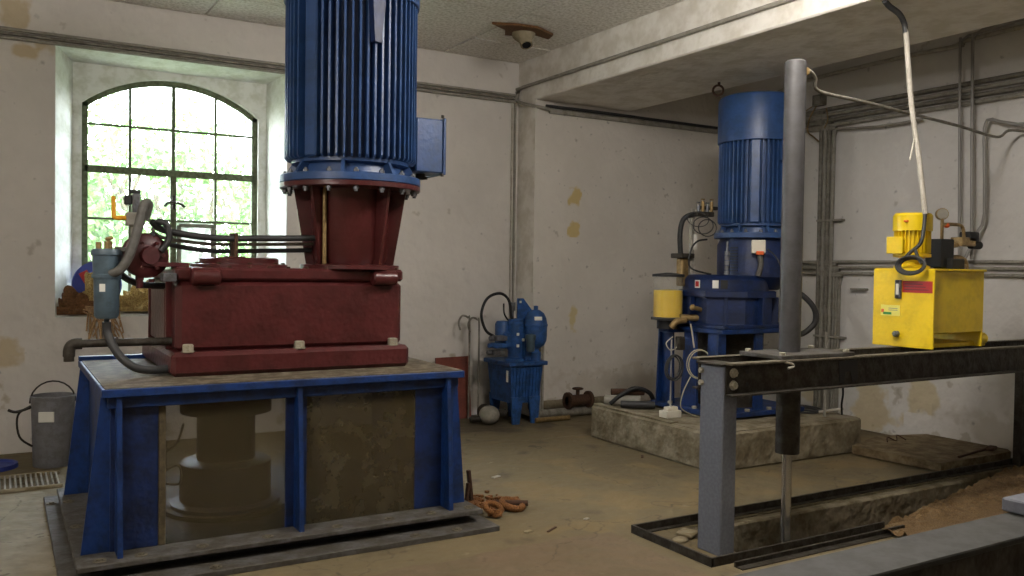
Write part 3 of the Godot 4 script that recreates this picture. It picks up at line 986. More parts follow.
# ------------------------------------------------------------------ finned motors
func fin_motor(called: String, label: String, ax: Vector3, y0: float, y1: float, yf: float, r0: float, r1: float, nf: int, m: Material, ytop: float, pads: Array, group := "") -> Node3D:
	# ax: axis foot; yf flange underside; y0..y1 fins; ytop top of shroud
	var t := thing(called, label, "motor", V(ax.x, yf, ax.z), group)
	var b := MB.new()
	b.lathe([Vector2(0.1, yf), Vector2(r1 + 0.024, yf), Vector2(r1 + 0.028, yf + 0.004), Vector2(r1 + 0.028, yf + 0.042), Vector2(r1 + 0.022, yf + 0.047), Vector2(r0 - 0.02, yf + 0.05)], ax, 56)
	part("flange", b, m, t)
	b = MB.new()
	b.lathe([Vector2(r0 - 0.005, yf + 0.045), Vector2(r0 - 0.02, y0 - 0.03), Vector2(r0 + 0.02, y0 - 0.02), Vector2(r0 + 0.02, y0)], ax, 48)
	part("end_shield", b, m, t)
	b = MB.new()
	b.lathe([Vector2(0, y0), Vector2(r0, y0), Vector2(r0, y1 + 0.01)], ax, 48)
	part("stator_housing", b, m, t)
	# each cooling fin
	var fb := MB.new()
	var fh := y1 - y0
	fb.prism([Vector2(r0 - 0.01, 0), Vector2(r1 - 0.012, 0), Vector2(r1, 0.014), Vector2(r1, fh), Vector2(r0 - 0.01, fh)], V(-0.006, 0, 0), V(0, 0, 1), Vector3.UP, V(0.012, 0, 0))
	var fmesh := fb.mesh()
	for k in nf:
		var a := TAU * k / nf
		var skip := false
		for p in pads:
			if absf(angle_difference(a, deg_to_rad(p))) < 0.13: skip = true
		if skip: continue
		inst("cooling_fin", fmesh, m, t, Transform3D(Basis(Vector3.UP, a), ax + Vector3.UP * y0))
	for p in pads:
		b = MB.new()
		var a := deg_to_rad(p)
		b.bx(ax + Basis(Vector3.UP, a) * V(0, (y0 + y1) / 2, (r0 + r1) / 2 - 0.004), V(0.085, y1 - y0, r1 - r0 - 0.004), 0.01, Basis(Vector3.UP, a))
		part("mounting_pad", b, m, t)
	b = MB.new()
	b.lathe([Vector2(r1 - 0.02, y1 - 0.005), Vector2(r1 + 0.008, y1 - 0.005), Vector2(r1 + 0.012, y1), Vector2(r1 + 0.012, ytop - 0.05), Vector2(r1 - 0.0, ytop - 0.022), Vector2(r1 - 0.04, ytop - 0.006), Vector2(r1 * 0.6, ytop), Vector2(0, ytop)], ax, 56)
	part("fan_cowl", b, m, t)
	# webs and nuts above the flange
	var wb := MB.new()
	wb.prism([Vector2(r0 - 0.03, 0), Vector2(r1 + 0.005, 0), Vector2(r0 + 0.015, y0 - yf - 0.05), Vector2(r0 - 0.03, y0 - yf - 0.05)], V(-0.009, 0, 0), V(0, 0, 1), Vector3.UP, V(0.018, 0, 0))
	var wm := wb.mesh()
	var nb := MB.new()
	nb.hexa(Vector3.ZERO, Vector3.UP, 0.016, 0.016)
	nb.cyl(V(0, 0.015, 0), V(0, 0.026, 0), 0.009, 0.009, 8)
	var nm := nb.mesh()
	for k in 16:
		var a := TAU * (k + 0.3) / 16
		inst("flange_bolt", nm, M.steel, t, Transform3D(Basis.IDENTITY, ax + V(sin(a) * (r1 - 0.005), yf + 0.047, cos(a) * (r1 - 0.005))))
		if k % 2 == 0:
			inst("web", wm, m, t, Transform3D(Basis(Vector3.UP, a + TAU / 32), ax + Vector3.UP * (yf + 0.048)))
	return t

func build_main_motor():
	var ax := V(1.835, 0, -5.05)
	var t := fin_motor("electric_motor", "large dusky blue finned electric motor standing on the red gearbox", ax, 2.115, 3.06, 1.98, 0.33, 0.392, 56, M.blue_motor, 3.36, [-57.0, 150.0])
	# side terminal box
	var b := MB.new()
	b.box(V(2.12, 2.14, -5.12), V(2.24, 2.36, -4.98), 0.008)
	part("terminal_neck", b, M.blue_motor, t)
	b = MB.new()
	b.box(V(2.215, 2.085, -5.18), V(2.40, 2.42, -4.94), 0.008)
	var tb := part("terminal_box", b, M.blue_motor, t)
	b = MB.new()
	b.box(V(2.40, 2.075, -5.19), V(2.417, 2.43, -4.93), 0.004)
	part("lid", b, M.blue_motor, tb)
	for q in [[2.43, -4.94], [2.43, -5.18], [2.065, -4.94], [2.065, -5.18]]:
		b = MB.new()
		b.cyl(V(2.395, q[0], q[1]), V(2.395, q[0] + 0.018, q[1]), 0.01)
		part("lid_screw", b, M.dark_steel, tb)
	b = MB.new()
	b.cyl(V(2.30, 2.05, -5.06), V(2.30, 2.086, -5.06), 0.03)
	part("cable_gland", b, M.dark_steel, tb)
	# tapering lifting lug
	b = MB.new()
	var bs := Basis(Vector3.UP, deg_to_rad(16.0))
	b.prism([Vector2(-0.05, 3.2), Vector2(0.055, 3.2), Vector2(0.05, 2.98), Vector2(0.022, 2.76), Vector2(-0.022, 2.76)], ax + bs * V(-0.115, 0, 0.36), bs.x, Vector3.UP, bs.z * 0.045)
	part("lifting_lug", b, M.blue_dark, t)
	b = MB.new()
	b.cyl(ax + bs * V(-0.11, 3.07, 0.40), ax + bs * V(-0.11, 3.07, 0.409), 0.022)
	part("lug_eye", b, M.black, t)

# ------------------------------------------------------------------ oil filter, pump, hoses on the window end
func build_oil_system():
	var zz := -4.95
	var t := thing("oil_filter", "grey-blue cylindrical oil filter hanging beside the red gearbox", "oil filter", V(0.478, 1.19, zz))
	var b := MB.new()
	b.lathe([Vector2(0, 1.185), Vector2(0.012, 1.185), Vector2(0.014, 1.20), Vector2(0.05, 1.205), Vector2(0.06, 1.22), Vector2(0.063, 1.40), Vector2(0.063, 1.42), Vector2(0, 1.42)], V(0.478, 0, zz), 28)
	part("filter_bowl", b, M.filter_grey, t)
	b = MB.new()
	b.lathe([Vector2(0.064, 1.415), Vector2(0.072, 1.415), Vector2(0.072, 1.432), Vector2(0.066, 1.436), Vector2(0.069, 1.53), Vector2(0.075, 1.534), Vector2(0.075, 1.552), Vector2(0.068, 1.565), Vector2(0.0, 1.568)], V(0.478, 0, zz), 28)
	part("filter_head", b, M.filter_grey, t)
	b = MB.new()
	b.cyl(V(0.44, 1.565, zz), V(0.44, 1.60, zz), 0.014)
	b.cyl(V(0.485, 1.565, zz), V(0.485, 1.605, zz), 0.02)
	b.cyl(V(0.487, 1.60, zz + 0.005), V(0.487, 1.625, zz + 0.01), 0.008)
	b.cyl(V(0.47, 1.615, zz + 0.01), V(0.505, 1.625, zz + 0.01), 0.009)
	part("bleed_valve", b, M.brass, t)
	b = MB.new()
	b.box(V(0.515, 1.55, zz - 0.03), V(0.60, 1.578, zz + 0.03), 0.006)
	part("mounting_bracket", b, M.hose_grey, t)
	b = MB.new()
	b.bx(V(0.452, 1.365, zz + 0.0585), V(0.028, 0.04, 0.003), 0.0, Basis(Vector3.UP, -0.45))
	part("maker_label", b, M.paper, t, "small white sticker")
	# pump
	t = thing("oil_pump", "round dark red oil pump with valves above the gearbox end", "pump", V(0.66, 1.42, -4.98))
	b = MB.new()
	b.lathe([Vector2(0, -0.06), Vector2(0.07, -0.06), Vector2(0.115, -0.03), Vector2(0.12, 0.03), Vector2(0.09, 0.055), Vector2(0.05, 0.06), Vector2(0.045, 0.09), Vector2(0, 0.09)], V(0.665, 1.535, -4.99), 28, MB.along(V(0.25, 0, 1)))
	part("volute", b, M.red_dark, t)
	for k in 6:
		var a := TAU * k / 6
		b = MB.new()
		b.hexa(V(0.68 + cos(a) * 0.075, 1.535 + sin(a) * 0.075, -4.935), V(0.25, 0, 1), 0.011, 0.014)
		part("cover_screw", b, M.red, t)
	b = MB.new()
	b.box(V(0.62, 1.40, -5.0), V(0.66, 1.46, -4.96), 0.006)
	b.cyl(V(0.64, 1.36, -4.98), V(0.64, 1.44, -4.98), 0.018)
	part("suction_neck", b, M.red_dark, t)
	b = MB.new()
	b.box(V(0.64, 1.476, -5.06), V(0.88, 1.50, -4.92), 0.004)
	part("pump_foot", b, M.red_dark, t)
	b = MB.new()
	b.cyl(V(0.615, 1.62, -4.97), V(0.615, 1.70, -4.97), 0.022)
	b.box(V(0.57, 1.69, -5.0), V(0.66, 1.76, -4.93), 0.006)
	part("valve_block", b, M.conduit, t)
	b = MB.new()
	b.cyl(V(0.53, 1.73, -4.96), V(0.575, 1.73, -4.96), 0.012)
	b.tube([V(0.545, 1.725, -4.945), V(0.515, 1.73, -4.945), V(0.51, 1.75, -4.945), V(0.508, 1.84, -4.945)], 0.011, 8, 3)
	part("lever_handle", b, M.lever_yellow, t, "yellow ball-valve lever")
	b = MB.new()
	b.box(V(0.60, 1.76, -4.99), V(0.64, 1.86, -4.94), 0.005)
	part("pressure_switch", b, M.steel, t)
	b = MB.new()
	b.box(V(0.562, 1.80, -4.985), V(0.60, 1.85, -4.95), 0.005)
	b.box(V(0.585, 1.86, -4.985), V(0.64, 1.88, -4.95), 0.004)
	part("switch_plug", b, M.black, t)
	# hoses
	b = MB.new()
	b.tube([V(0.655, 1.72, -4.93), V(0.675, 1.80, -4.92), V(0.65, 1.80, -4.90), V(0.62, 1.68, -4.88), V(0.575, 1.53, -4.87), V(0.53, 1.455, -4.88), V(0.49, 1.44, -4.90)], 0.024, 10)
	single("pressure_hose", b, M.hose_grey, "thick grey hose curving from the pump down to the filter", "hose")
	b = MB.new()
	b.tube([V(0.478, 1.186, zz), V(0.485, 1.12, zz), V(0.53, 1.02, -4.9), V(0.60, 0.955, -4.87), V(0.68, 0.935, -4.87), V(0.78, 0.935, -4.87)], 0.022, 10)
	single("drain_hose", b, M.rubber, "black hose sagging from the filter bottom to the gearbox foot", "hose")
	b = MB.new()
	b.tube([V(0.54, 1.44, -5.0), V(0.60, 1.40, -5.02), V(0.68, 1.375, -5.05), V(0.80, 1.37, -5.1)], 0.018, 10)
	single("return_hose", b, M.rubber, "short dark hose from the filter head into the gearbox end", "hose")
	for q in [[1.665, 1.645, 0.018, -4.99, "thick black hose along the gearbox top to the motor lantern", "upper"], [1.625, 1.612, 0.010, -5.04, "thin grey-green pipe running below the thick black hose", "mid"], [1.60, 1.575, 0.014, -5.08, "lower dark pipe over the gearbox lid behind the hoses", "low"]]:
		b = MB.new()
		b.tube([V(0.70, q[0] + 0.05, -4.96), V(0.76, q[0] + 0.01, q[3]), V(1.0, q[1] - 0.005, q[3]), V(1.3, q[1], q[3]), V(1.60, q[1] + 0.01, q[3])], q[2], 8)
		single("lubrication_pipe" if q[5] != "upper" else "oil_hose", b, M.rubber if q[5] != "mid" else M.conduit_dark, q[4], "hose" if q[5] == "upper" else "pipe")
	b = MB.new()
	b.tube([V(0.72, 1.72, -4.96), V(0.77, 1.70, -4.95), V(0.78, 1.62, -4.95), V(0.74, 1.56, -4.95)], 0.017, 8)
	single("elbow_hose", b, M.rubber, "short bent black hose over the red pump", "hose")
	b = MB.new()
	b.box(V(1.13, 1.534, -5.10), V(1.15, 1.67, -4.97), 0.003)
	b.box(V(1.10, 1.534, -5.10), V(1.19, 1.54, -4.97), 0.002)
	single("pipe_clamp", b, M.rust_dark, "dark pipe clamp on the gearbox inspection cover", "clamp")
	# drain pipe with elbow
	t = thing("drain_pipe", "dark threaded drain pipe with elbow sticking out of the gearbox", "pipe", V(0.56, 1.03, -4.97))
	b = MB.new()
	b.cyl(V(0.355, 1.075, -4.97), V(0.825, 1.075, -4.97), 0.021)
	part("pipe_run", b, M.dark_steel, t)
	b = MB.new()
	b.tube([V(0.365, 1.075, -4.97), V(0.325, 1.072, -4.97), V(0.308, 1.05, -4.97), V(0.305, 1.01, -4.97)], 0.029, 12)
	b.cyl(V(0.305, 0.985, -4.97), V(0.305, 1.015, -4.97), 0.025)
	part("elbow", b, M.dark_steel, t)
	b = MB.new()
	b.cyl(V(0.49, 1.075, -4.97), V(0.535, 1.075, -4.97), 0.029, 0.029, 12)
	part("pipe_coupling", b, M.dark_steel, t)

func build_left_floor():
	# bucket
	var c := V(0.338, 0, -7.18)
	var t := thing("bucket", "grey metal bucket with wire handle and white tag by the wall", "bucket", c)
	var b := MB.new()
	b.lathe([Vector2(0, 0.0), Vector2(0.128, 0.0), Vector2(0.132, 0.006), Vector2(0.145, 0.50), Vector2(0.151, 0.503), Vector2(0.151, 0.515), Vector2(0.142, 0.515), Vector2(0.128, 0.012), Vector2(0, 0.012)], c, 36)
	part("bucket_body", b, M.bucket, t)
	b = MB.new()
	var hp: Array = []
	for k in 13:
		var a := PI * k / 12.0
		hp.append(c + V(-cos(a) * 0.15, 0.46 + sin(a) * 0.15, -0.01 - sin(a) * 0.05))
	b.tube(hp, 0.006, 6, 0)
	part("handle", b, M.dark_steel, t)
	b = MB.new()
	b.bx(c + V(-0.05, 0.375, 0.138), V(0.105, 0.075, 0.012), 0.003, Basis(Vector3.UP, -0.35))
	part("tag_plate", b, M.paper, t, "white plate on the side")
	b = MB.new()
	b.tube([V(0.19, 0.45, -7.12), V(0.11, 0.40, -7.05), V(0.12, 0.25, -7.04), V(0.20, 0.17, -7.06)], 0.008, 6)
	b.tube([V(0.19, 0.44, -7.12), V(0.10, 0.43, -7.02), V(0.05, 0.45, -7.0)], 0.01, 6)
	single("spring_clamp", b, M.dark_steel, "dark bent wire hook hanging on the bucket side", "hook")
	# blue lid
	b = MB.new()
	b.lathe([Vector2(0, 0.015), Vector2(0.15, 0.015), Vector2(0.16, 0.03), Vector2(0.175, 0.03), Vector2(0.178, 0.0), Vector2(0, 0.0)], V(-0.06, 0, -7.25), 32)
	single("plastic_lid", b, M.tub_blue, "round dark blue plastic lid lying on the floor left of the bucket", "lid")
	# drain grating
	t = thing("drain_grating", "pale steel grating over the floor drain beside the stand", "grating", V(-0.4, 0, -6.64))
	for z in [-6.86, -6.44]:
		b = MB.new()
		b.box(V(-1.2, 0.0, z - 0.012), V(0.36, 0.022, z + 0.012), 0.002)
		part("edge_bar", b, M.lime_mortar, t)
	var sb := MB.new()
	sb.bx(V(0, 0.01, 0), V(0.012, 0.02, 0.40), 0.002, Basis.IDENTITY)
	var sm := sb.mesh()
	for k in 50:
		inst("bar", sm, M.conduit, t, Transform3D(Basis.IDENTITY, V(-1.18 + k * 0.031, 0, -6.65)))

func rag(called: String, label: String, c: Vector3, r: Vector3, m: Material, sd: int):
	var b := MB.new()
	var f := FastNoiseLite.new()
	f.seed = sd
	f.frequency = 0.85
	f.fractal_octaves = 2
	var seg := 40
	var lat := 18
	var P: Array = []
	for i in lat + 1:
		var row: Array = []
		for k in seg + 1:
			var th := PI * 0.5 * i / lat
			var ph := TAU * (k % seg) / seg
			var d := V(sin(th) * cos(ph), cos(th), sin(th) * sin(ph))
			var k2 := 1.0 + 0.55 * absf(f.get_noise_3dv(d * 1.3)) * 2.0 - 0.35 + 0.06 * sin(ph * 5.0 + th * 6.0 + sd)
			row.append(c + d * r * k2)
		P.append(row)
	for i in lat:
		for k in seg:
			b.quad(P[i][k], P[i][k + 1], P[i + 1][k + 1], P[i + 1][k], P[i][k] - c + V(0, 0.01, 0))
	single(called, b, m, label, "rag")

func build_sill_things():
	# blue tub lid leaning in the window corner
	var b := MB.new()
	var bs := MB.along(V(0.12, 0.22, 1.0))
	b.lathe([Vector2(0, -0.01), Vector2(0.17, -0.01), Vector2(0.185, -0.03), Vector2(0.19, -0.03), Vector2(0.19, 0.012), Vector2(0, 0.012)], V(0.70, 1.31, -7.98), 36, bs)
	single("tub_lid", b, M.tub_blue, "round blue tub lid leaning in the window corner", "lid")
	b = MB.new()
	b.bx(V(0.63, 1.33, -7.90), V(0.07, 0.19, 0.01), 0.0, Basis(V(0, 0, 1), 0.5))
	var t := thing("paper_packet", "red and white packet leaning on the blue tub lid", "packet", V(0.63, 1.25, -7.90))
	part("packet_front", b, M.label_red, t)
	b = MB.new()
	b.bx(V(0.69, 1.36, -7.905), V(0.09, 0.12, 0.008), 0.0, Basis(V(0, 0, 1), 0.5))
	part("packet_flap", b, M.paper, t)
	rag("rag", "dark brown oily rag at the left end of the window ledge", V(0.52, 1.07, -7.80), V(0.14, 0.20, 0.07), M.rag_brown, 3)
	rag("rag", "yellowish crumpled cloth under the blue tub lid", V(0.70, 1.09, -7.85), V(0.15, 0.24, 0.09), M.rag_yellow, 5)
	rag("rag", "pale yellow rag on the ledge between filter and gearbox", V(1.02, 1.09, -7.87), V(0.22, 0.2, 0.1), M.rag_yellow, 8)
	# straw fibres hanging over the ledge
	b = MB.new()
	var rng := RandomNumberGenerator.new()
	rng.seed = 5
	for k in 34:
		var a := V(0.70 + rng.randf_range(-0.16, 0.12), 1.07 + rng.randf_range(0, 0.09), -7.74 + rng.randf_range(-0.06, 0.0))
		var e := V(0.68 + rng.randf_range(-0.14, 0.2), 1.0 - rng.randf_range(0.0, 0.16), -7.705)
		b.tube([a, (a + e) / 2 + V(rng.randf_range(-0.03, 0.03), 0.05, 0.02), e], 0.006, 5, 3)
	var s := single("straw_bundle", b, M.straw, "reddish straw-like fibre bundle hanging over the window ledge", "fibre bundle")
	s.set_meta("kind", "stuff")

# ------------------------------------------------------------------ blue hydraulic set in the corner
func build_small_set():
	var t := thing("hydraulic_unit", "small blue hydraulic unit with accumulator in the wall corner", "hydraulic unit", V(4.35, 0, -7.28))
	var m: Material = M.blue_set
	var b := MB.new()
	# tapering tank
	var x0 := 4.17
	var x1 := 4.53
	var z0 := -7.52
	var z1 := -7.06
	var tk := func(y: float): return 0.035 * (0.56 - y) / 0.32
	var lo: Array = []
	var hi: Array = []
	for q in [[x0, z0, 1, 1], [x1, z0, -1, 1], [x1, z1, -1, -1], [x0, z1, 1, -1]]:
		lo.append(V(q[0] + q[2] * 0.03, 0.20, q[1] + q[3] * 0.03)); hi.append(V(q[0], 0.56, q[1]))
	for k in 4:
		var k2 := (k + 1) % 4
		b.quad(lo[k], lo[k2], hi[k2], hi[k], (lo[k] + lo[k2]) / 2 - V(4.35, 0.2, -7.29))
	b.quad(lo[0], lo[1], lo[2], lo[3], V(0, -1, 0)); b.quad(hi[0], hi[1], hi[2], hi[3], V(0, 1, 0))
	part("tank", b, m, t)
	for k in 9:
		var x := lerpf(4.205, 4.50, k / 8.0)
		b = MB.new()
		b.prism([Vector2(-7.062, 0.54), Vector2(-7.048, 0.54), Vector2(-7.078, 0.22), Vector2(-7.094, 0.22)], V(x - 0.007, 0, 0), V(0, 0, 1), V(0, 1, 0), V(0.014, 0, 0))
		part("tank_rib", b, m, t)
	for q in [[4.19, -7.085, 1], [4.51, -7.085, -1], [4.19, -7.50, 1], [4.51, -7.50, -1]]:
		b = MB.new()
		var s: float = q[2]
		b.prism([Vector2(q[0], 0.26), Vector2(q[0] + s * 0.13, 0.26), Vector2(q[0] + s * 0.09, 0.0), Vector2(q[0] + s * 0.02, 0.0)], V(0, 0, q[1] - 0.015), V(1, 0, 0), V(0, 1, 0), V(0, 0, 0.03))
		part("leg", b, m, t)
	b = MB.new()
	b.box(V(4.14, 0.56, -7.55), V(4.57, 0.60, -7.03), 0.006)
	part("tank_cover", b, m, t)
	b = MB.new()
	b.bx(V(4.166, 0.46, -7.12), V(0.008, 0.11, 0.035), 0.003, Basis.IDENTITY)
	part("level_gauge", b, M.paper, t, "white level gauge")
	# motor and pump block
	b = MB.new()
	b.lathe([Vector2(0, 0.60), Vector2(0.105, 0.60), Vector2(0.105, 0.62), Vector2(0.075, 0.63), Vector2(0.075, 0.70), Vector2(0.085, 0.72), Vector2(0.085, 0.96), Vector2(0.07, 0.975), Vector2(0.07, 1.0), Vector2(0, 1.01)], V(4.30, 0, -7.2), 24)
	part("pump_motor", b, m, t)
	b = MB.new()
	b.box(V(4.15, 0.72, -7.36), V(4.26, 0.88, -7.16), 0.02)
	b.lathe([Vector2(0.075, 0.72), Vector2(0.075, 0.95), Vector2(0.06, 0.98), Vector2(0, 0.985)], V(4.19, 0, -7.26), 20)
	part("control_block", b, m, t)
	b = MB.new()
	b.box(V(4.345, 0.60, -7.16), V(4.41, 0.86, -7.08), 0.008)
	part("manifold", b, m, t)
	b = MB.new()
	b.lathe([Vector2(0, 0.70), Vector2(0.035, 0.70), Vector2(0.04, 0.71), Vector2(0.04, 0.80), Vector2(0.05, 0.82), Vector2(0.05, 0.86), Vector2(0, 0.87)], V(4.36, 0, -7.02), 18)
	part("filter_cup", b, M.filter_grey, t)
	# valve pack on the left
	for k in 3:
		b = MB.new()
		b.box(V(4.03, 0.66 + k * 0.07, -7.25 + k * 0.02), V(4.15, 0.71 + k * 0.07, -7.13 + k * 0.02), 0.008)
		b.cyl(V(3.99, 0.685 + k * 0.07, -7.2 + k * 0.02), V(4.03, 0.685 + k * 0.07, -7.2 + k * 0.02), 0.022)
		part("solenoid_valve", b, M.steel if k != 1 else m, t)
	for k in 3:
		b = MB.new()
		b.bx(V(4.27 + (k % 2) * 0.06, 0.75 + k * 0.055, -7.105), V(0.028, 0.028, 0.012), 0.003, Basis.IDENTITY)
		part("nameplate", b, M.paper, t, "tiny pale plate")
	# accumulator bracket and bladder accumulator
	b = MB.new()
	b.prism([Vector2(4.335, 0.60), Vector2(4.335, 1.20), Vector2(4.40, 1.20), Vector2(4.52, 1.06), Vector2(4.52, 0.60)], V(0, 0, -7.24), V(1, 0, 0), V(0, 1, 0), V(0, 0, 0.012))
	part("bracket_plate", b, m, t)
	b = MB.new()
	b.bx(V(4.365, 1.165, -7.225), V(0.022, 0.022, 0.006), 0.0, Basis.IDENTITY)
	part("bracket_hole", b, M.paper, t)
	b = MB.new()
	b.lathe([Vector2(0, 0.60), Vector2(0.055, 0.60), Vector2(0.055, 0.68), Vector2(0.035, 0.70), Vector2(0.04, 0.72), Vector2(0.085, 0.75), Vector2(0.108, 0.80), Vector2(0.112, 0.85), Vector2(0.112, 0.93), Vector2(0.117, 0.935), Vector2(0.117, 0.955), Vector2(0.112, 0.96), Vector2(0.104, 1.01), Vector2(0.08, 1.06), Vector2(0.04, 1.09), Vector2(0.022, 1.095), Vector2(0.022, 1.13), Vector2(0, 1.135)], V(4.465, 0, -7.10), 32)
	var acc := part("accumulator", b, m, t)
	b = MB.new()
	b.bx(V(4.43, 1.015, -6.998), V(0.075, 0.035, 0.004), 0.0, Basis(Vector3.UP, -0.3) * Basis(V(1, 0, 0), -0.12))
	part("sticker", b, M.paper, acc, "white rectangular sticker")
	b = MB.new()
	b.cyl(V(4.295, 1.0, -7.26), V(4.295, 1.12, -7.26), 0.012)
	b.cyl(V(4.295, 1.08, -7.25), V(4.295, 1.16, -7.25), 0.026)
	part("pressure_gauge", b, M.steel, t)
	# black arc hose
	b = MB.new()
	b.tube([V(4.06, 0.84, -7.2), V(3.97, 0.90, -7.2), V(3.92, 1.05, -7.2), V(3.98, 1.2, -7.2), V(4.12, 1.25, -7.2), V(4.22, 1.18, -7.2), V(4.25, 1.02, -7.2), V(4.28, 0.99, -7.2)], 0.014, 8, 6)
	single("arc_hose", b, M.black, "black hose arching over the small blue hydraulic unit", "hose")
	b = MB.new()
	b.tube([V(4.18, 1.15, -7.23), V(4.2, 1.05, -7.25), V(4.26, 0.97, -7.25)], 0.009, 6)
	single("gauge_hose", b, M.black, "thin black gauge hose beside the hydraulic unit bracket", "hose")
	# riser pipes left and right of the set
	for q in [[3.98, -7.55, 1.0, "grey riser pipe with gooseneck left of the blue hydraulic unit"], [4.06, -7.5, 0.98, "second grey riser close to the blue hydraulic unit"]]:
		b = MB.new()
		b.tube([V(q[0], 0.0, q[1]), V(q[0], q[2] - 0.08, q[1]), V(q[0] - 0.02, q[2], q[1]), V(q[0] - 0.08, q[2] + 0.02, q[1]), V(q[0] - 0.12, q[2] - 0.04, q[1]), V(q[0] - 0.10, q[2] - 0.12, q[1])], 0.010, 8, 4)
		single("riser_pipe", b, M.conduit_dark, q[3], "pipe")
	for q in [[4.585, -7.2, "grey pipe standing close behind the accumulator"], [4.65, -7.25, "outer grey pipe right of the accumulator"]]:
		b = MB.new()
		b.cyl(V(q[0], 0.0, q[1]), V(q[0], 0.74, q[1]), 0.014, 0.014, 10)
		single("riser_pipe", b, M.conduit, q[2], "pipe")
	# silver round valve body on the floor
	t = thing("valve_bowl", "dull silver round valve body on the floor left of hydraulic unit", "valve", V(4.02, 0, -7.22))
	b = MB.new()
	b.ball(V(4.02, 0.09, -7.2), 0.10, 0.09, 0.10)
	part("bowl", b, M.conduit, t)
	b = MB.new()
	b.cyl(V(4.05, 0.10, -7.38), V(4.05, 0.10, -7.26), 0.07, 0.07, 20, 0.008)
	b.cyl(V(4.09, 0.10, -7.2), V(4.2, 0.10, -7.2), 0.035, 0.035, 14)
	b.cyl(V(3.84, 0.05, -7.25), V(3.95, 0.06, -7.22), 0.03, 0.03, 12)
	part("flange_neck", b, M.dark_steel, t)
	# leaning red-brown board
	b = MB.new()
	b.prism([Vector2(3.665, 0.0), Vector2(4.03, 0.0), Vector2(4.03, 0.615), Vector2(3.665, 0.61)], V(0, 0, -7.60), V(1, 0, 0), V(0, 0.99, -0.11), V(0, 0.002, 0.018))
	single("wooden_board", b, M.board, "red-brown board leaning on the wall behind the stand", "board")
	# pipes lying on the floor
	var run := [[0.045, 0.05, -7.22, 4.58, 5.5, M.conduit_dark, "dark fat pipe lying along the wall foot behind the plinth"], [0.05, 0.115, -7.32, 4.55, 5.6, M.concrete, "upper pale pipe along the wall foot behind the plinth"], [0.025, 0.025, -7.06, 4.45, 4.85, M.label_yellow, "short yellowish pipe end on the floor by the unit leg"]]
	for q in run:
		b = MB.new()
		b.cyl(V(q[3], q[1], q[2]), V(q[4], q[1], q[2]), q[0], q[0], 16, 0.004)
		single("floor_pipe", b, q[5] if q[5] != M.label_yellow else M.brass, q[6], "pipe")
	t = thing("pipe_valve", "rusty cast valve on the pipes behind the concrete plinth", "valve", V(5.02, 0.1, -7.18))
	b = MB.new()
	b.cyl(V(4.9, 0.17, -7.18), V(5.2, 0.17, -7.18), 0.055, 0.055, 16, 0.01)
	b.cyl(V(4.9, 0.17, -7.18), V(4.93, 0.17, -7.18), 0.085, 0.085, 18)
	b.cyl(V(5.15, 0.17, -7.18), V(5.18, 0.17, -7.18), 0.085, 0.085, 18)
	part("valve_body", b, M.rust_dark, t)
	b = MB.new()
	b.cyl(V(5.03, 0.21, -7.18), V(5.03, 0.29, -7.18), 0.02)
	b.ring(V(5.03, 0.285, -7.18), Vector3.UP, 0.05, 0.009, 18, 6)
	part("hand_wheel", b, M.rust_dark, t)

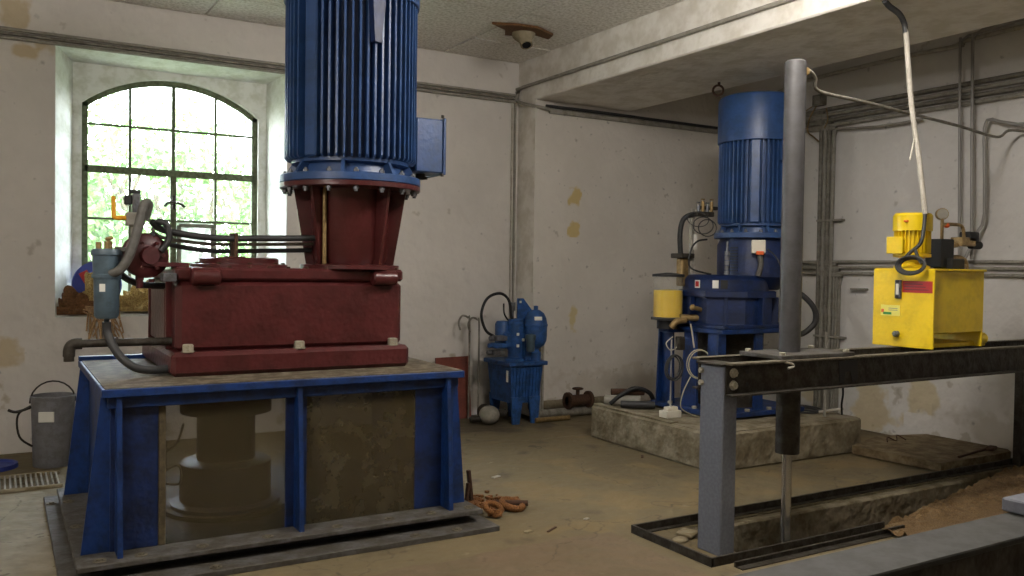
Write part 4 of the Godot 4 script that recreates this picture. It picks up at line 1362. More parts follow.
# ------------------------------------------------------------------ second machine on the concrete plinth
func build_plinth_machine():
	var t := thing("concrete_plinth", "rough concrete plinth under the far blue machine", "plinth", V(5.36, 0, -5.48))
	var b := MB.new()
	b.box(V(4.53, 0.0, -6.26), V(6.2, 0.285, -4.72), 0.014)
	part("plinth_block", b, M.concrete, t)
	b = MB.new()
	b.box(V(4.555, 0.285, -6.24), V(6.18, 0.292, -4.745), 0.003)
	part("screed_top", b, M.concrete, t)
	# rubble strip along its edge
	b = MB.new()
	b.box(V(4.54, 0.286, -6.24), V(4.62, 0.305, -5.2), 0.006)
	part("mortar_edge", b, M.concrete, t)
	var P := 0.292
	t = thing("far_machine_stand", "bright blue welded stand on the concrete plinth", "machine stand", V(5.42, P, -5.5))
	b = MB.new()
	b.box(V(4.93, P + 0.02, -5.93), V(5.9, P + 0.06, -5.06), 0.005)
	part("base_plate", b, M.blue_stand, t)
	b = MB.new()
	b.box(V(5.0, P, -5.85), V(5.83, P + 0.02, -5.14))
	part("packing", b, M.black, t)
	b = MB.new()
	b.box(V(4.97, 0.985, -5.89), V(5.88, 1.022, -5.10), 0.005)
	part("top_plate", b, M.blue_stand, t)
	for q in [[4.99, -5.14, 1, 0], [5.85, -5.14, -1, 0], [4.99, -5.86, 1, 0], [5.85, -5.86, -1, 0], [5.42, -5.14, 0, 0]]:
		b = MB.new()
		b.prism([Vector2(q[0] - 0.05, P + 0.06), Vector2(q[0] + 0.05, P + 0.06), Vector2(q[0] + 0.05, 0.985), Vector2(q[0] - 0.03, 0.985)] if q[2] == 1 else [Vector2(q[0] - 0.05, P + 0.06), Vector2(q[0] + 0.05, P + 0.06), Vector2(q[0] + 0.03, 0.985), Vector2(q[0] - 0.05, 0.985)], V(0, 0, q[1] - 0.01), V(1, 0, 0), V(0, 1, 0), V(0, 0, 0.02))
		part("leg_plate", b, M.blue_stand, t)
	for z in [-5.21, -5.50, -5.79]:
		b = MB.new()
		b.prism([Vector2(z - 0.11, P + 0.06), Vector2(z + 0.09, P + 0.06), Vector2(z + 0.07, 0.985), Vector2(z - 0.07, 0.985)], V(4.99, 0, 0), V(0, 0, 1), V(0, 1, 0), V(0.02, 0, 0))
		part("side_leg", b, M.blue_stand, t)
	b = MB.new()
	b.lathe([Vector2(0.28, P + 0.06), Vector2(0.28, 0.985)], V(5.45, 0, -5.5), 32)
	part("inner_drum", b, M.dark_steel, t)
	for q in [[5.0, -5.10], [5.25, -5.09], [5.5, -5.09], [5.75, -5.09], [4.96, -5.4], [4.96, -5.7]]:
		b = MB.new()
		b.hexa(V(q[0], P + 0.06, q[1]), Vector3.UP, 0.022, 0.022)
		part("anchor_bolt", b, M.bolt, t)
	# gear casing
	t = thing("far_gearbox", "dark blue gear casing with round cover on the far stand", "gearbox", V(5.42, 1.022, -5.48))
	b = MB.new()
	b.box(V(5.01, 1.022, -5.87), V(5.86, 1.055, -5.12), 0.006)
	part("foot_flange", b, M.blue_dark, t)
	b = MB.new()
	b.lathe([Vector2(0, 1.05), Vector2(0.40, 1.05), Vector2(0.40, 1.28), Vector2(0, 1.28)], V(5.40, 0, -5.50), 8, Basis.IDENTITY, 0.5)
	part("casing", b, M.blue_dark, t)
	b = MB.new()
	b.lathe([Vector2(0.2, 1.275), Vector2(0.43, 1.275), Vector2(0.435, 1.28), Vector2(0.435, 1.325), Vector2(0.43, 1.33), Vector2(0.2, 1.33)], V(5.40, 0, -5.50), 8, Basis.IDENTITY, 0.5)
	part("joint_flange", b, M.blue_dark, t)
	for k in 8:
		b = MB.new()
		var a := TAU * k / 8
		var bs := Basis(Vector3.UP, a)
		b.bx(V(5.40, 1.165, -5.50) + bs * V(0, 0, 0.40), V(0.03, 0.225, 0.06), 0.004, bs)
		part("rib", b, M.blue_dark, t)
	b = MB.new()
	b.lathe([Vector2(0.36, 1.33), Vector2(0.36, 1.42), Vector2(0.335, 1.45), Vector2(0.30, 1.462), Vector2(0, 1.462)], V(5.36, 0, -5.48), 40)
	part("round_cover", b, M.blue_dark, t)
	var cdir := V(-0.70, 0, 0.714)
	for q in [[-38.0, M.paper, 0.05], [-38.0, M.label_red, 0.034], [-12.0, M.paper, 0.05], [-1.0, M.black, 0.055]]:
		b = MB.new()
		var a := deg_to_rad(-44.5 + q[0])
		var bs := Basis(Vector3.UP, a)
		var k := 0.36 + (0.003 if q[1] != M.label_red else 0.006)
		b.bx(V(5.36, 1.385, -5.48) + bs * V(0, 0, k), V(q[2], q[2] * 1.3, 0.006), 0.0, bs)
		part("sign_plate", b, q[1], t)
	# motor lantern: round shell
	var ax := V(5.625, 0, -5.40)
	b = MB.new()
	b.lathe([Vector2(0.20, 1.34), Vector2(0.32, 1.45), Vector2(0.32, 1.72), Vector2(0.30, 1.76), Vector2(0.30, 1.775)], ax, 40)
	part("lantern_shell", b, M.blue_dark, t)
	for k in 9:
		b = MB.new()
		var a := deg_to_rad(-78.0)
		var bs := Basis(Vector3.UP, a)
		b.bx(ax + bs * V(0, 1.50 + k * 0.024, 0.321), V(0.07, 0.008, 0.006), 0.0, bs)
		part("vent_slot", b, M.black, t)
	b = MB.new()
	b.box(V(5.62, 1.46, -5.16), V(5.76, 1.72, -5.03), 0.01)
	part("terminal_box", b, M.blue_dark, t)
	# motor
	var mt := fin_motor("electric_motor", "bright blue finned electric motor on the far machine", ax, 1.90, 2.595, 1.775, 0.275, 0.322, 48, M.blue_motor, 3.0, [-48.0])
	b = MB.new()
	var bs2 := Basis(Vector3.UP, deg_to_rad(-5.0))
	b.prism([Vector2(-0.04, 2.56), Vector2(0.05, 2.56), Vector2(0.05, 2.40), Vector2(0.0, 2.38), Vector2(-0.04, 2.42)], ax + bs2 * V(0, 0, 0.315), bs2.x, Vector3.UP, bs2.z * 0.03)
	part("lifting_lug", b, M.blue_motor, mt)
	b = MB.new()
	b.cyl(V(5.66, 2.995, -5.4), V(5.66, 3.03, -5.4), 0.008)
	part("rain_cap_screw", b, M.dark_steel, mt)
	# white switch with orange band
	t = thing("isolator_switch", "cream switch box with orange band on the far machine lantern", "switch", V(5.38, 1.62, -5.08))
	var sa := deg_to_rad(-42.0)
	var sb := Basis(Vector3.UP, sa)
	b = MB.new()
	b.bx(ax + sb * V(0, 1.70, 0.357), V(0.11, 0.11, 0.075), 0.006, sb)
	part("switch_body", b, M.white_plastic, t)
	b = MB.new()
	b.bx(ax + sb * V(0.01, 1.647, 0.385), V(0.06, 0.03, 0.07), 0.003, sb)
	part("orange_cover", b, M.label_orange, t)
	b = MB.new()
	b.tube([ax + sb * V(0.01, 1.63, 0.385), ax + sb * V(0.02, 1.55, 0.38), ax + sb * V(0.0, 1.46, 0.37)], 0.022, 8)
	part("flexible_conduit", b, M.hose_grey, t)
	b = MB.new()
	b.tube([ax + sb * V(0.07, 1.68, 0.39), ax + sb * V(0.15, 1.60, 0.38), ax + sb * V(0.22, 1.4, 0.42), ax + sb * V(0.26, 1.1, 0.44)], 0.007, 6)
	single("lantern_cable", b, M.rubber, "dark cable falling down the front of the far gearbox", "cable")
	b = MB.new()
	for k in 5:
		b.cyl(V(5.17, 1.465 + k * 0.04, -5.27), V(5.17, 1.50 + k * 0.04, -5.27), 0.024 - 0.004 * (k % 2), 0.022, 10)
	b.cyl(V(5.17, 1.66, -5.27), V(5.17, 1.74, -5.27), 0.01)
	single("breather_valve", b, M.steel, "small stacked silver breather on the round gear cover", "valve")
	b = MB.new()
	b.tube([V(5.14, 1.465, -5.42), V(4.98, 1.52, -5.5), V(4.98, 1.66, -5.5), V(5.05, 1.74, -5.5), V(5.16, 1.76, -5.5)], 0.008, 6)
	single("sensor_cable", b, M.black, "thin black cable looping off the round gear cover", "cable")
	# grease reservoir
	var J := V(4.88, 0, -5.66)
	t = thing("grease_reservoir", "clear cylinder half full of yellow grease on the far machine", "reservoir", J + V(0, 1.09, 0))
	b = MB.new()
	b.lathe([Vector2(0.0, 1.10), Vector2(0.122, 1.10), Vector2(0.122, 1.325), Vector2(0.0, 1.335)], J, 28)
	part("grease_fill", b, M.grease, t)
	b = MB.new()
	b.lathe([Vector2(0.124, 1.09), Vector2(0.124, 1.445)], J, 28)
	part("clear_wall", b, M.jar, t)
	b = MB.new()
	b.lathe([Vector2(0, 1.44), Vector2(0.135, 1.44), Vector2(0.135, 1.46), Vector2(0.02, 1.475), Vector2(0, 1.475)], J, 28)
	part("jar_lid", b, M.black, t)
	b = MB.new()
	b.lathe([Vector2(0, 1.0), Vector2(0.09, 1.0), Vector2(0.09, 1.07), Vector2(0.14, 1.075), Vector2(0.14, 1.095), Vector2(0, 1.095)], J, 24)
	part("pump_base", b, M.black, t)
	b = MB.new()
	b.box(V(4.84, 0.97, -5.72), V(5.02, 1.0, -5.6), 0.004)
	part("support_shelf", b, M.blue_stand, t)
	b = MB.new()
	b.cyl(V(4.90, 1.10, -5.53), V(5.05, 1.10, -5.46), 0.028)
	b.ball(V(4.94, 1.19, -5.42), 0.026, 0.026, 0.026, 12, 8)
	b.cyl(V(4.94, 1.19, -5.42), V(5.04, 1.17, -5.42), 0.018)
	b.tube([V(4.80, 1.02, -5.52), V(4.84, 1.07, -5.50), V(4.92, 1.08, -5.48)], 0.026, 10)
	single("grease_fittings", b, M.brass, "brass elbow fittings below the yellow grease reservoir", "fitting")
	# amber bottle in holder and valve tree behind
	t = thing("oil_bottle", "amber oiler bottle in a bracket behind the grease reservoir", "oiler", V(5.04, 1.40, -5.66))
	b = MB.new()
	b.box(V(4.995, 1.36, -5.70), V(5.075, 1.60, -5.62), 0.01)
	part("amber_glass", b, M.brass, t)
	b = MB.new()
	b.box(V(4.96, 1.60, -5.73), V(5.11, 1.64, -5.59), 0.005)
	part("holder_cap", b, M.dark_steel, t)
	b = MB.new()
	b.box(V(5.10, 1.33, -5.66), V(5.14, 2.02, -5.63), 0.004)
	single("pipe_post", b, M.conduit, "thin grey upright bracket post behind the far gearbox", "post")
	b = MB.new()
	b.tube([V(5.01, 1.64, -5.66), V(5.0, 1.80, -5.66), V(5.02, 1.92, -5.65), V(5.08, 1.97, -5.62), V(5.2, 1.98, -5.58)], 0.022, 8)
	single("feed_hose", b, M.black, "black hose bending from the oiler bottle to the valve group", "hose")
	t = thing("valve_group", "cluster of small valves and fittings left of the far motor", "valve group", V(5.2, 1.94, -5.58))
	b = MB.new()
	b.box(V(5.10, 1.96, -5.62), V(5.30, 2.0, -5.56), 0.006)
	b.box(V(5.14, 2.02, -5.62), V(5.36, 2.05, -5.58), 0.006)
	part("valve_bar", b, M.dark_steel, t)
	for k in 4:
		b = MB.new()
		b.cyl(V(5.13 + k * 0.05, 1.99, -5.58), V(5.13 + k * 0.05, 2.06 + 0.03 * (k % 2), -5.58), 0.014)
		b.bx(V(5.13 + k * 0.05, 2.075 + 0.03 * (k % 2), -5.58), V(0.04, 0.012, 0.014), 0.003, Basis.IDENTITY)
		part("valve", b, M.brass if k % 2 else M.steel, t)
	b = MB.new()
	b.ring(V(5.16, 1.88, -5.55), V(-0.4, 0, 1), 0.09, 0.005, 24, 6, 0.8)
	b.ring(V(5.20, 1.86, -5.54), V(-0.4, 0.1, 1), 0.08, 0.005, 24, 6, 0.9)
	b.ring(V(5.10, 1.93, -5.55), V(-0.6, 0.1, 1), 0.09, 0.004, 24, 6, 0.7)
	part("looped_wire", b, M.rubber, t)
	b = MB.new()
	b.bx(V(5.12, 1.74, -5.60), V(0.03, 0.13, 0.01), 0.0, Basis.IDENTITY)
	part("hanging_tag", b, M.paper, t, "pale hanging tag")
	# instrument post with coil and small box
	t = thing("sensor_stand", "thin sensor rod with dark cable coil and white foot box", "sensor", V(4.72, P, -5.42))
	b = MB.new()
	b.cyl(V(4.72, P + 0.05, -5.42), V(4.72, 0.93, -5.42), 0.007)
	part("rod", b, M.tube_steel, t)
	b = MB.new()
	b.box(V(4.64, P + 0.0, -5.47), V(4.80, P + 0.06, -5.37), 0.006)
	b.box(V(4.67, P + 0.06, -5.45), V(4.78, P + 0.09, -5.39), 0.006)
	part("foot_box", b, M.white_plastic, t)
	b = MB.new()
	for k in 4:
		b.ring(V(4.715, 0.70, -5.40) + V(0.004 * k, 0.006 * (k % 3), 0.008 * k), V(-0.5, 0.1, 1), 0.06 + 0.004 * (k % 2), 0.006, 24, 6, 1.6)
	part("cable_coil", b, M.rubber, t)
	b = MB.new()
	b.box(V(4.80, 0.84, -5.47), V(4.86, 0.95, -5.41), 0.005)
	part("sensor_head", b, M.dark_steel, t)
	b = MB.new()
	b.tube([V(4.80, 0.86, -5.45), V(4.73, 0.84, -5.44), V(4.68, 0.90, -5.44), V(4.75, 0.95, -5.44)], 0.005, 6)
	part("wire_hook", b, M.conduit_white, t)
	b = MB.new()
	b.tube([V(4.95, 1.05, -5.45), V(4.93, 0.86, -5.38)], 0.007, 6, 0)
	b.ring(V(4.93, 0.73, -5.32), V(-0.6, 0, 1), 0.10, 0.005, 28, 6, 1.2)
	b.ring(V(4.935, 0.73, -5.31), V(-0.55, 0.06, 1), 0.095, 0.005, 28, 6, 1.2)
	b.tube([V(4.86, 0.63, -5.34), V(4.80, 0.5, -5.36), V(4.78, 0.38, -5.36), V(4.87, 0.32, -5.34), V(4.92, P + 0.01, -5.3)], 0.005, 6)
	single("cable_loop", b, M.cable_cream, "cream cable coiled in a loop on the far stand", "cable")
	b = MB.new()
	b.tube([V(4.93, 0.37, -5.24), V(4.99, 0.385, -5.08), V(5.05, 0.37, -5.045)], 0.012, 6)
	single("yellow_cable", b, M.yellow, "short bright yellow cable on the far stand base", "cable")
	# hoses and pipe ends lying on the plinth
	for q in [[V(4.60, P + 0.05, -6.16), V(4.86, P + 0.05, -5.98), 0.045, M.conduit, "grey pipe stub lying on the rear plinth corner"], [V(4.66, P + 0.12, -6.14), V(4.92, P + 0.12, -6.0), 0.03, M.rust_dark, "dark rusty pipe stub stacked on the plinth corner"], [V(4.62, P + 0.04, -5.95), V(4.86, P + 0.04, -5.78), 0.032, M.rubber, "black hose end lying on the plinth left edge"]]:
		b = MB.new()
		b.cyl(q[0], q[1], q[2], q[2], 14, 0.004)
		single("pipe_stub", b, q[3], q[4], "pipe")
	b = MB.new()
	b.tube([V(4.62, P + 0.02, -6.1), V(4.7, P + 0.1, -6.05), V(4.82, P + 0.16, -6.0), V(4.94, P + 0.12, -5.96), V(5.0, P + 0.05, -5.97)], 0.02, 8)
	single("plinth_hose", b, M.black, "black bent hose over the pipe stubs on the plinth", "hose")
	# cable ring lying right on plinth, stray hose right of the motor
	b = MB.new()
	b.ring(V(5.98, P + 0.012, -5.15), Vector3.UP, 0.14, 0.009, 28, 6)
	b.ring(V(6.0, P + 0.03, -5.14), V(0.06, 1, 0.05), 0.13, 0.009, 28, 6)
	single("cable_ring", b, M.rubber, "dark cable ring lying on the plinth right of the far stand", "cable")
	b = MB.new()
	b.tube([V(5.80, 1.36, -5.2), V(5.88, 1.30, -5.1), V(5.95, 1.19, -5.03), V(5.97, 1.08, -5.03), V(5.93, 1.01, -5.06), V(5.86, 0.97, -5.08), V(5.78, 0.96, -5.085)], 0.024, 10)
	single("suction_hose", b, M.rubber, "thick black hose bowing out beside the far stand top", "hose")
	b = MB.new()
	b.cyl(V(5.93, P, -4.88), V(5.93, 1.0, -4.88), 0.012)
	single("standpipe", b, M.conduit, "thin grey pipe standing at the plinth front right", "pipe")
	b = MB.new()
	b.cyl(V(5.98, P + 0.02, -4.98), V(6.16, P + 0.05, -4.88), 0.012)
	single("loose_rod", b, M.conduit_white, "pale rod lying on the plinth corner", "rod")

# ------------------------------------------------------------------ trench, rails, slab
func build_trench():
	var t := thing("trench_kerb", "rusty black steel kerb angle framing the floor trench", "kerb", V(5.0, 0, -3.55))
	for q in [[V(3.105, 0, -3.865), V(7.02, 0.048, -3.85)], [V(3.09, 0, -3.865), V(3.105, 0.048, -3.215)], [V(3.09, 0, -3.228), V(4.45, 0.048, -3.215)]]:
		var b := MB.new()
		b.box(q[0], q[1], 0.002)
		part("kerb_bar", b, M.dark_steel, t)
	for q in [[V(3.105, 0, -3.85), V(7.02, 0.008, -3.815)], [V(3.105, 0.0, -3.26), V(4.45, 0.008, -3.228)]]:
		var b := MB.new()
		b.box(q[0], q[1], 0.002)
		part("kerb_foot", b, M.dark_steel, t)
	# second loose angle on the near edge
	var b2 := MB.new()
	b2.box(V(3.2, 0.0, -3.17), V(4.55, 0.03, -3.155), 0.002)
	b2.box(V(3.2, 0.0, -3.155), V(4.55, 0.006, -3.11), 0.001)
	single("loose_angle_bar", b2, M.dark_steel, "loose dark angle bar lying along the near trench edge", "angle bar")
	# concrete lining inside the trench: raised ledge, then a lower one
	b2 = MB.new()
	b2.box(V(3.5, -0.7, -3.81), V(6.15, -0.012, -3.735), 0.01)
	single("trench_ledge", b2, M.concrete, "rough concrete ledge lining the far side of the trench", "ledge")
	b2 = MB.new()
	b2.box(V(6.15, -0.7, -3.81), V(7.1, -0.09, -3.68), 0.01)
	single("trench_ledge", b2, M.wood_dirty, "lower concrete ledge at the wall end of the trench", "ledge")
	# sand heap rising towards the wall
	b2 = MB.new()
	var f := FastNoiseLite.new()
	f.seed = 77
	f.frequency = 2.0
	var nx := 110
	var nz := 28
	var P: Array = []
	for i in nx + 1:
		var row: Array = []
		for j in nz + 1:
			var x := lerpf(4.35, 7.1, float(i) / nx)
			var z := lerpf(-3.735, -3.05, float(j) / nz)
			var edge := 4.5 + (-3.24 - z) * 4.2
			var y := clampf((x - edge) * 0.5, -0.7, 0.0) + 0.02 + f.get_noise_2d(x * 2.2, z * 2.2) * 0.04 + f.get_noise_2d(x * 9.0, z * 9.0) * 0.025
			if z > -3.25: y = maxf(y, -0.02) + 0.012
			if x > 4.4 and z > -3.25: y = 0.012 + absf(f.get_noise_2d(x * 3, z * 3)) * 0.05 * clampf((-3.06 - z) * 8.0, 0, 1) * clampf((x - 4.4) * 3.0, 0, 1)
			row.append(V(x, y, z))
		P.append(row)
	for i in nx:
		for j in nz:
			b2.quad(P[i][j], P[i + 1][j], P[i + 1][j + 1], P[i][j + 1], V(0, 1, 0))
	var s := single("sand_heap", b2, M.sand, "sandy rubble filling the wall end of the trench", "sand")
	s.set_meta("kind", "stuff")
	# whitish stone by the column foot
	b2 = MB.new()
	b2.ball(V(3.24, 0.005, -3.62), 0.055, 0.018, 0.04, 10, 6)
	b2.bx(V(3.33, 0.02, -3.66), V(0.1, 0.03, 0.1), 0.01, Basis(Vector3.UP, 0.4))
	single("mortar_lump", b2, M.lime_mortar, "pale mortar lump beside the grey column foot", "rubble")
	# thick slab by the right wall
	b2 = MB.new()
	b2.prism([Vector2(6.03, -4.68), Vector2(6.08, -3.93), Vector2(7.0, -3.93), Vector2(7.08, -4.0), Vector2(7.08, -4.72), Vector2(6.6, -4.86)], V(0, 0.012, 0), V(1, 0, 0), V(0, 0, 1), V(0, 0.065, 0))
	single("cover_slab", b2, M.wood_dirty, "dusty thick cover slab on the floor against the right wall", "slab")
	b2 = MB.new()
	b2.box(V(6.3, 0.0, -4.6), V(6.9, 0.012, -4.05))
	single("slab_bearer", b2, M.rust_dark, "dark timber bearer under the dusty cover slab", "bearer")
	b2 = MB.new()
	b2.cyl(V(6.38, 0.085, -3.98), V(6.98, 0.085, -4.08), 0.01)
	b2.bx(V(6.9, 0.095, -4.03), V(0.12, 0.03, 0.06), 0.006, Basis(Vector3.UP, 0.3))
	single("rusty_rod", b2, M.rust_dark, "rusty rod and chunk lying on the cover slab", "rod")
	b2 = MB.new()
	b2.tube([V(6.4, 0.085, -4.62), V(6.46, 0.11, -4.66), V(6.52, 0.085, -4.62), V(6.58, 0.12, -4.66), V(6.62, 0.085, -4.6)], 0.006, 6)
	single("wire_scrap", b2, M.rust_dark, "bent scrap of wire on the cover slab by the wall", "wire")

# ------------------------------------------------------------------ grey frame with double channel beam and cylinder
func channel(t: Node3D, called: String, zw: float, out: float, x0: float, x1: float):
	var b := MB.new()
	b.box(V(x0, 0.845, minf(zw, zw + out * 0.008)), V(x1, 1.02, maxf(zw, zw + out * 0.008)), 0.002)
	b.box(V(x0, 0.845, minf(zw, zw + out * 0.055)), V(x1, 0.857, maxf(zw, zw + out * 0.055)), 0.003)
	var o := part(called, b, M.dark_steel, t)
	b = MB.new()
	b.box(V(x0 - 0.004, 1.008, minf(zw, zw + out * 0.055)), V(x1, 1.021, maxf(zw, zw + out * 0.055)), 0.003)
	part("top_flange", b, M.dusty_steel, o, "dust-covered upper flange")

func build_frame():
	var t := thing("support_frame", "steel portal of twin dark channels on a galvanised column", "frame", V(3.3, 0, -3.4))
	var b := MB.new()
	b.box(V(3.24, 0.0, -3.485), V(3.345, 1.0, -3.312), 0.006)
	part("column", b, M.zinc, t, "pale galvanised column")
	b = MB.new()
	b.box(V(3.225, 1.0, -3.50), V(3.36, 1.012, -3.312), 0.002)
	part("cap_plate", b, M.dark_steel, t)
	channel(t, "channel_beam", -3.31, 1.0, 3.25, 6.95)
	channel(t, "channel_beam", -3.56, -1.0, 3.30, 6.95)
	for y in [0.965, 0.90]:
		b = MB.new()
		b.cyl(V(3.30, y, -3.303), V(3.30, y, -3.297), 0.026, 0.026, 14)
		b.hexa(V(3.30, y, -3.297), V(0, 0, 1), 0.02, 0.016)
		part("bolt", b, M.bolt, t)
		b = MB.new()
		b.cyl(V(3.40, y, -3.303), V(3.40, y, -3.299), 0.011, 0.011, 12)
		part("bolt_hole", b, M.black, t)
		b = MB.new()
		b.hexa(V(3.24, y, -3.47), V(-1, 0, 0), 0.016, 0.018)
		part("side_bolt", b, M.bolt, t)
	# dark tar-like drip on the web
	b = MB.new()
	b.prism([Vector2(4.12, 0.99), Vector2(4.28, 0.995), Vector2(4.29, 0.88), Vector2(4.24, 0.865), Vector2(4.22, 0.93), Vector2(4.18, 0.93), Vector2(4.165, 0.86), Vector2(4.13, 0.87)], V(0, 0, -3.302), V(1, 0, 0), V(0, 1, 0), V(0, 0, 0.003))
	part("tar_patch", b, M.black, t, "black tar streak on the web")
	b = MB.new()
	b.tube([V(4.17, 0.86, -3.31), V(4.175, 0.80, -3.31), V(4.165, 0.74, -3.31), V(4.17, 0.68, -3.31)], 0.006, 5)
	part("tar_drip", b, M.black, t)
	b = MB.new()
	b.box(V(6.87, 0.0, -3.845), V(6.95, 0.9, -3.78), 0.005)
	single("wall_post", b, M.dark_steel, "dark steel post standing at the wall end of the trench", "post")
	# far end support
	b = MB.new()
	b.box(V(6.86, -0.3, -3.555), V(6.95, 0.845, -3.325), 0.006)
	part("end_column", b, M.zinc, t)
	# clamp and hydraulic cylinder
	var cx := 3.872
	var cz := -3.44
	t = thing("hydraulic_cylinder", "tall grey hydraulic cylinder passing through the twin channel beam", "cylinder", V(cx, 0, cz))
	b = MB.new()
	b.lathe([Vector2(0, 2.69), Vector2(0.05, 2.69), Vector2(0.06, 2.68), Vector2(0.06, 0.475), Vector2(0.05, 0.462), Vector2(0, 0.462)].map(func(q): return q), V(cx, 0, cz), 36)
	part("barrel", b, M.tube_grey, t)
	b = MB.new()
	b.lathe([Vector2(0.0605, 0.465), Vector2(0.067, 0.465), Vector2(0.067, 0.845), Vector2(0.0605, 0.85)], V(cx, 0, cz), 36)
	part("gland", b, M.dark_steel, t)
	b = MB.new()
	b.cyl(V(cx, -0.5, cz), V(cx, 0.465, cz), 0.028, 0.028, 24)
	part("piston_rod", b, M.chrome, t, "bright chrome rod")
	b = MB.new()
	b.box(V(3.62, 1.021, -3.58), V(4.22, 1.044, -3.27), 0.003)
	part("clamp_plate", b, M.plate, t)
	for q in [[3.66, -3.55], [3.66, -3.30], [4.18, -3.55], [4.18, -3.30]]:
		b = MB.new()
		b.hexa(V(q[0], 1.044, q[1]), Vector3.UP, 0.018, 0.016)
		part("clamp_bolt", b, M.bolt, t)
	b = MB.new()
	b.tube([V(3.63, 1.015, -3.262), V(3.69, 1.0, -3.258), V(3.70, 0.985, -3.258), V(3.66, 0.978, -3.258)], 0.007, 6)
	part("wire_hook", b, M.conduit_white, t)
	# feed pipe at cylinder head to the right wall
	b = MB.new()
	b.tube([V(3.93, 2.63, -3.42), V(3.99, 2.645, -3.44), V(4.06, 2.62, -3.46), V(4.14, 2.56, -3.5), V(4.6, 2.56, -3.56), V(5.2, 2.56, -3.65), V(6.0, 2.57, -3.8), V(6.75, 2.58, -3.97), V(6.88, 2.64, -3.95), V(7.06, 2.64, -3.9)], 0.011, 8)
	single("feed_pipe", b, M.conduit_dark, "thin brownish pipe from cylinder top across to the right wall", "pipe")
	b = MB.new()
	b.bx(V(3.915, 2.63, -3.41), V(0.04, 0.04, 0.04), 0.006, Basis.IDENTITY)
	single("pipe_fitting", b, M.brass, "small brass fitting at the top of the grey cylinder", "fitting")

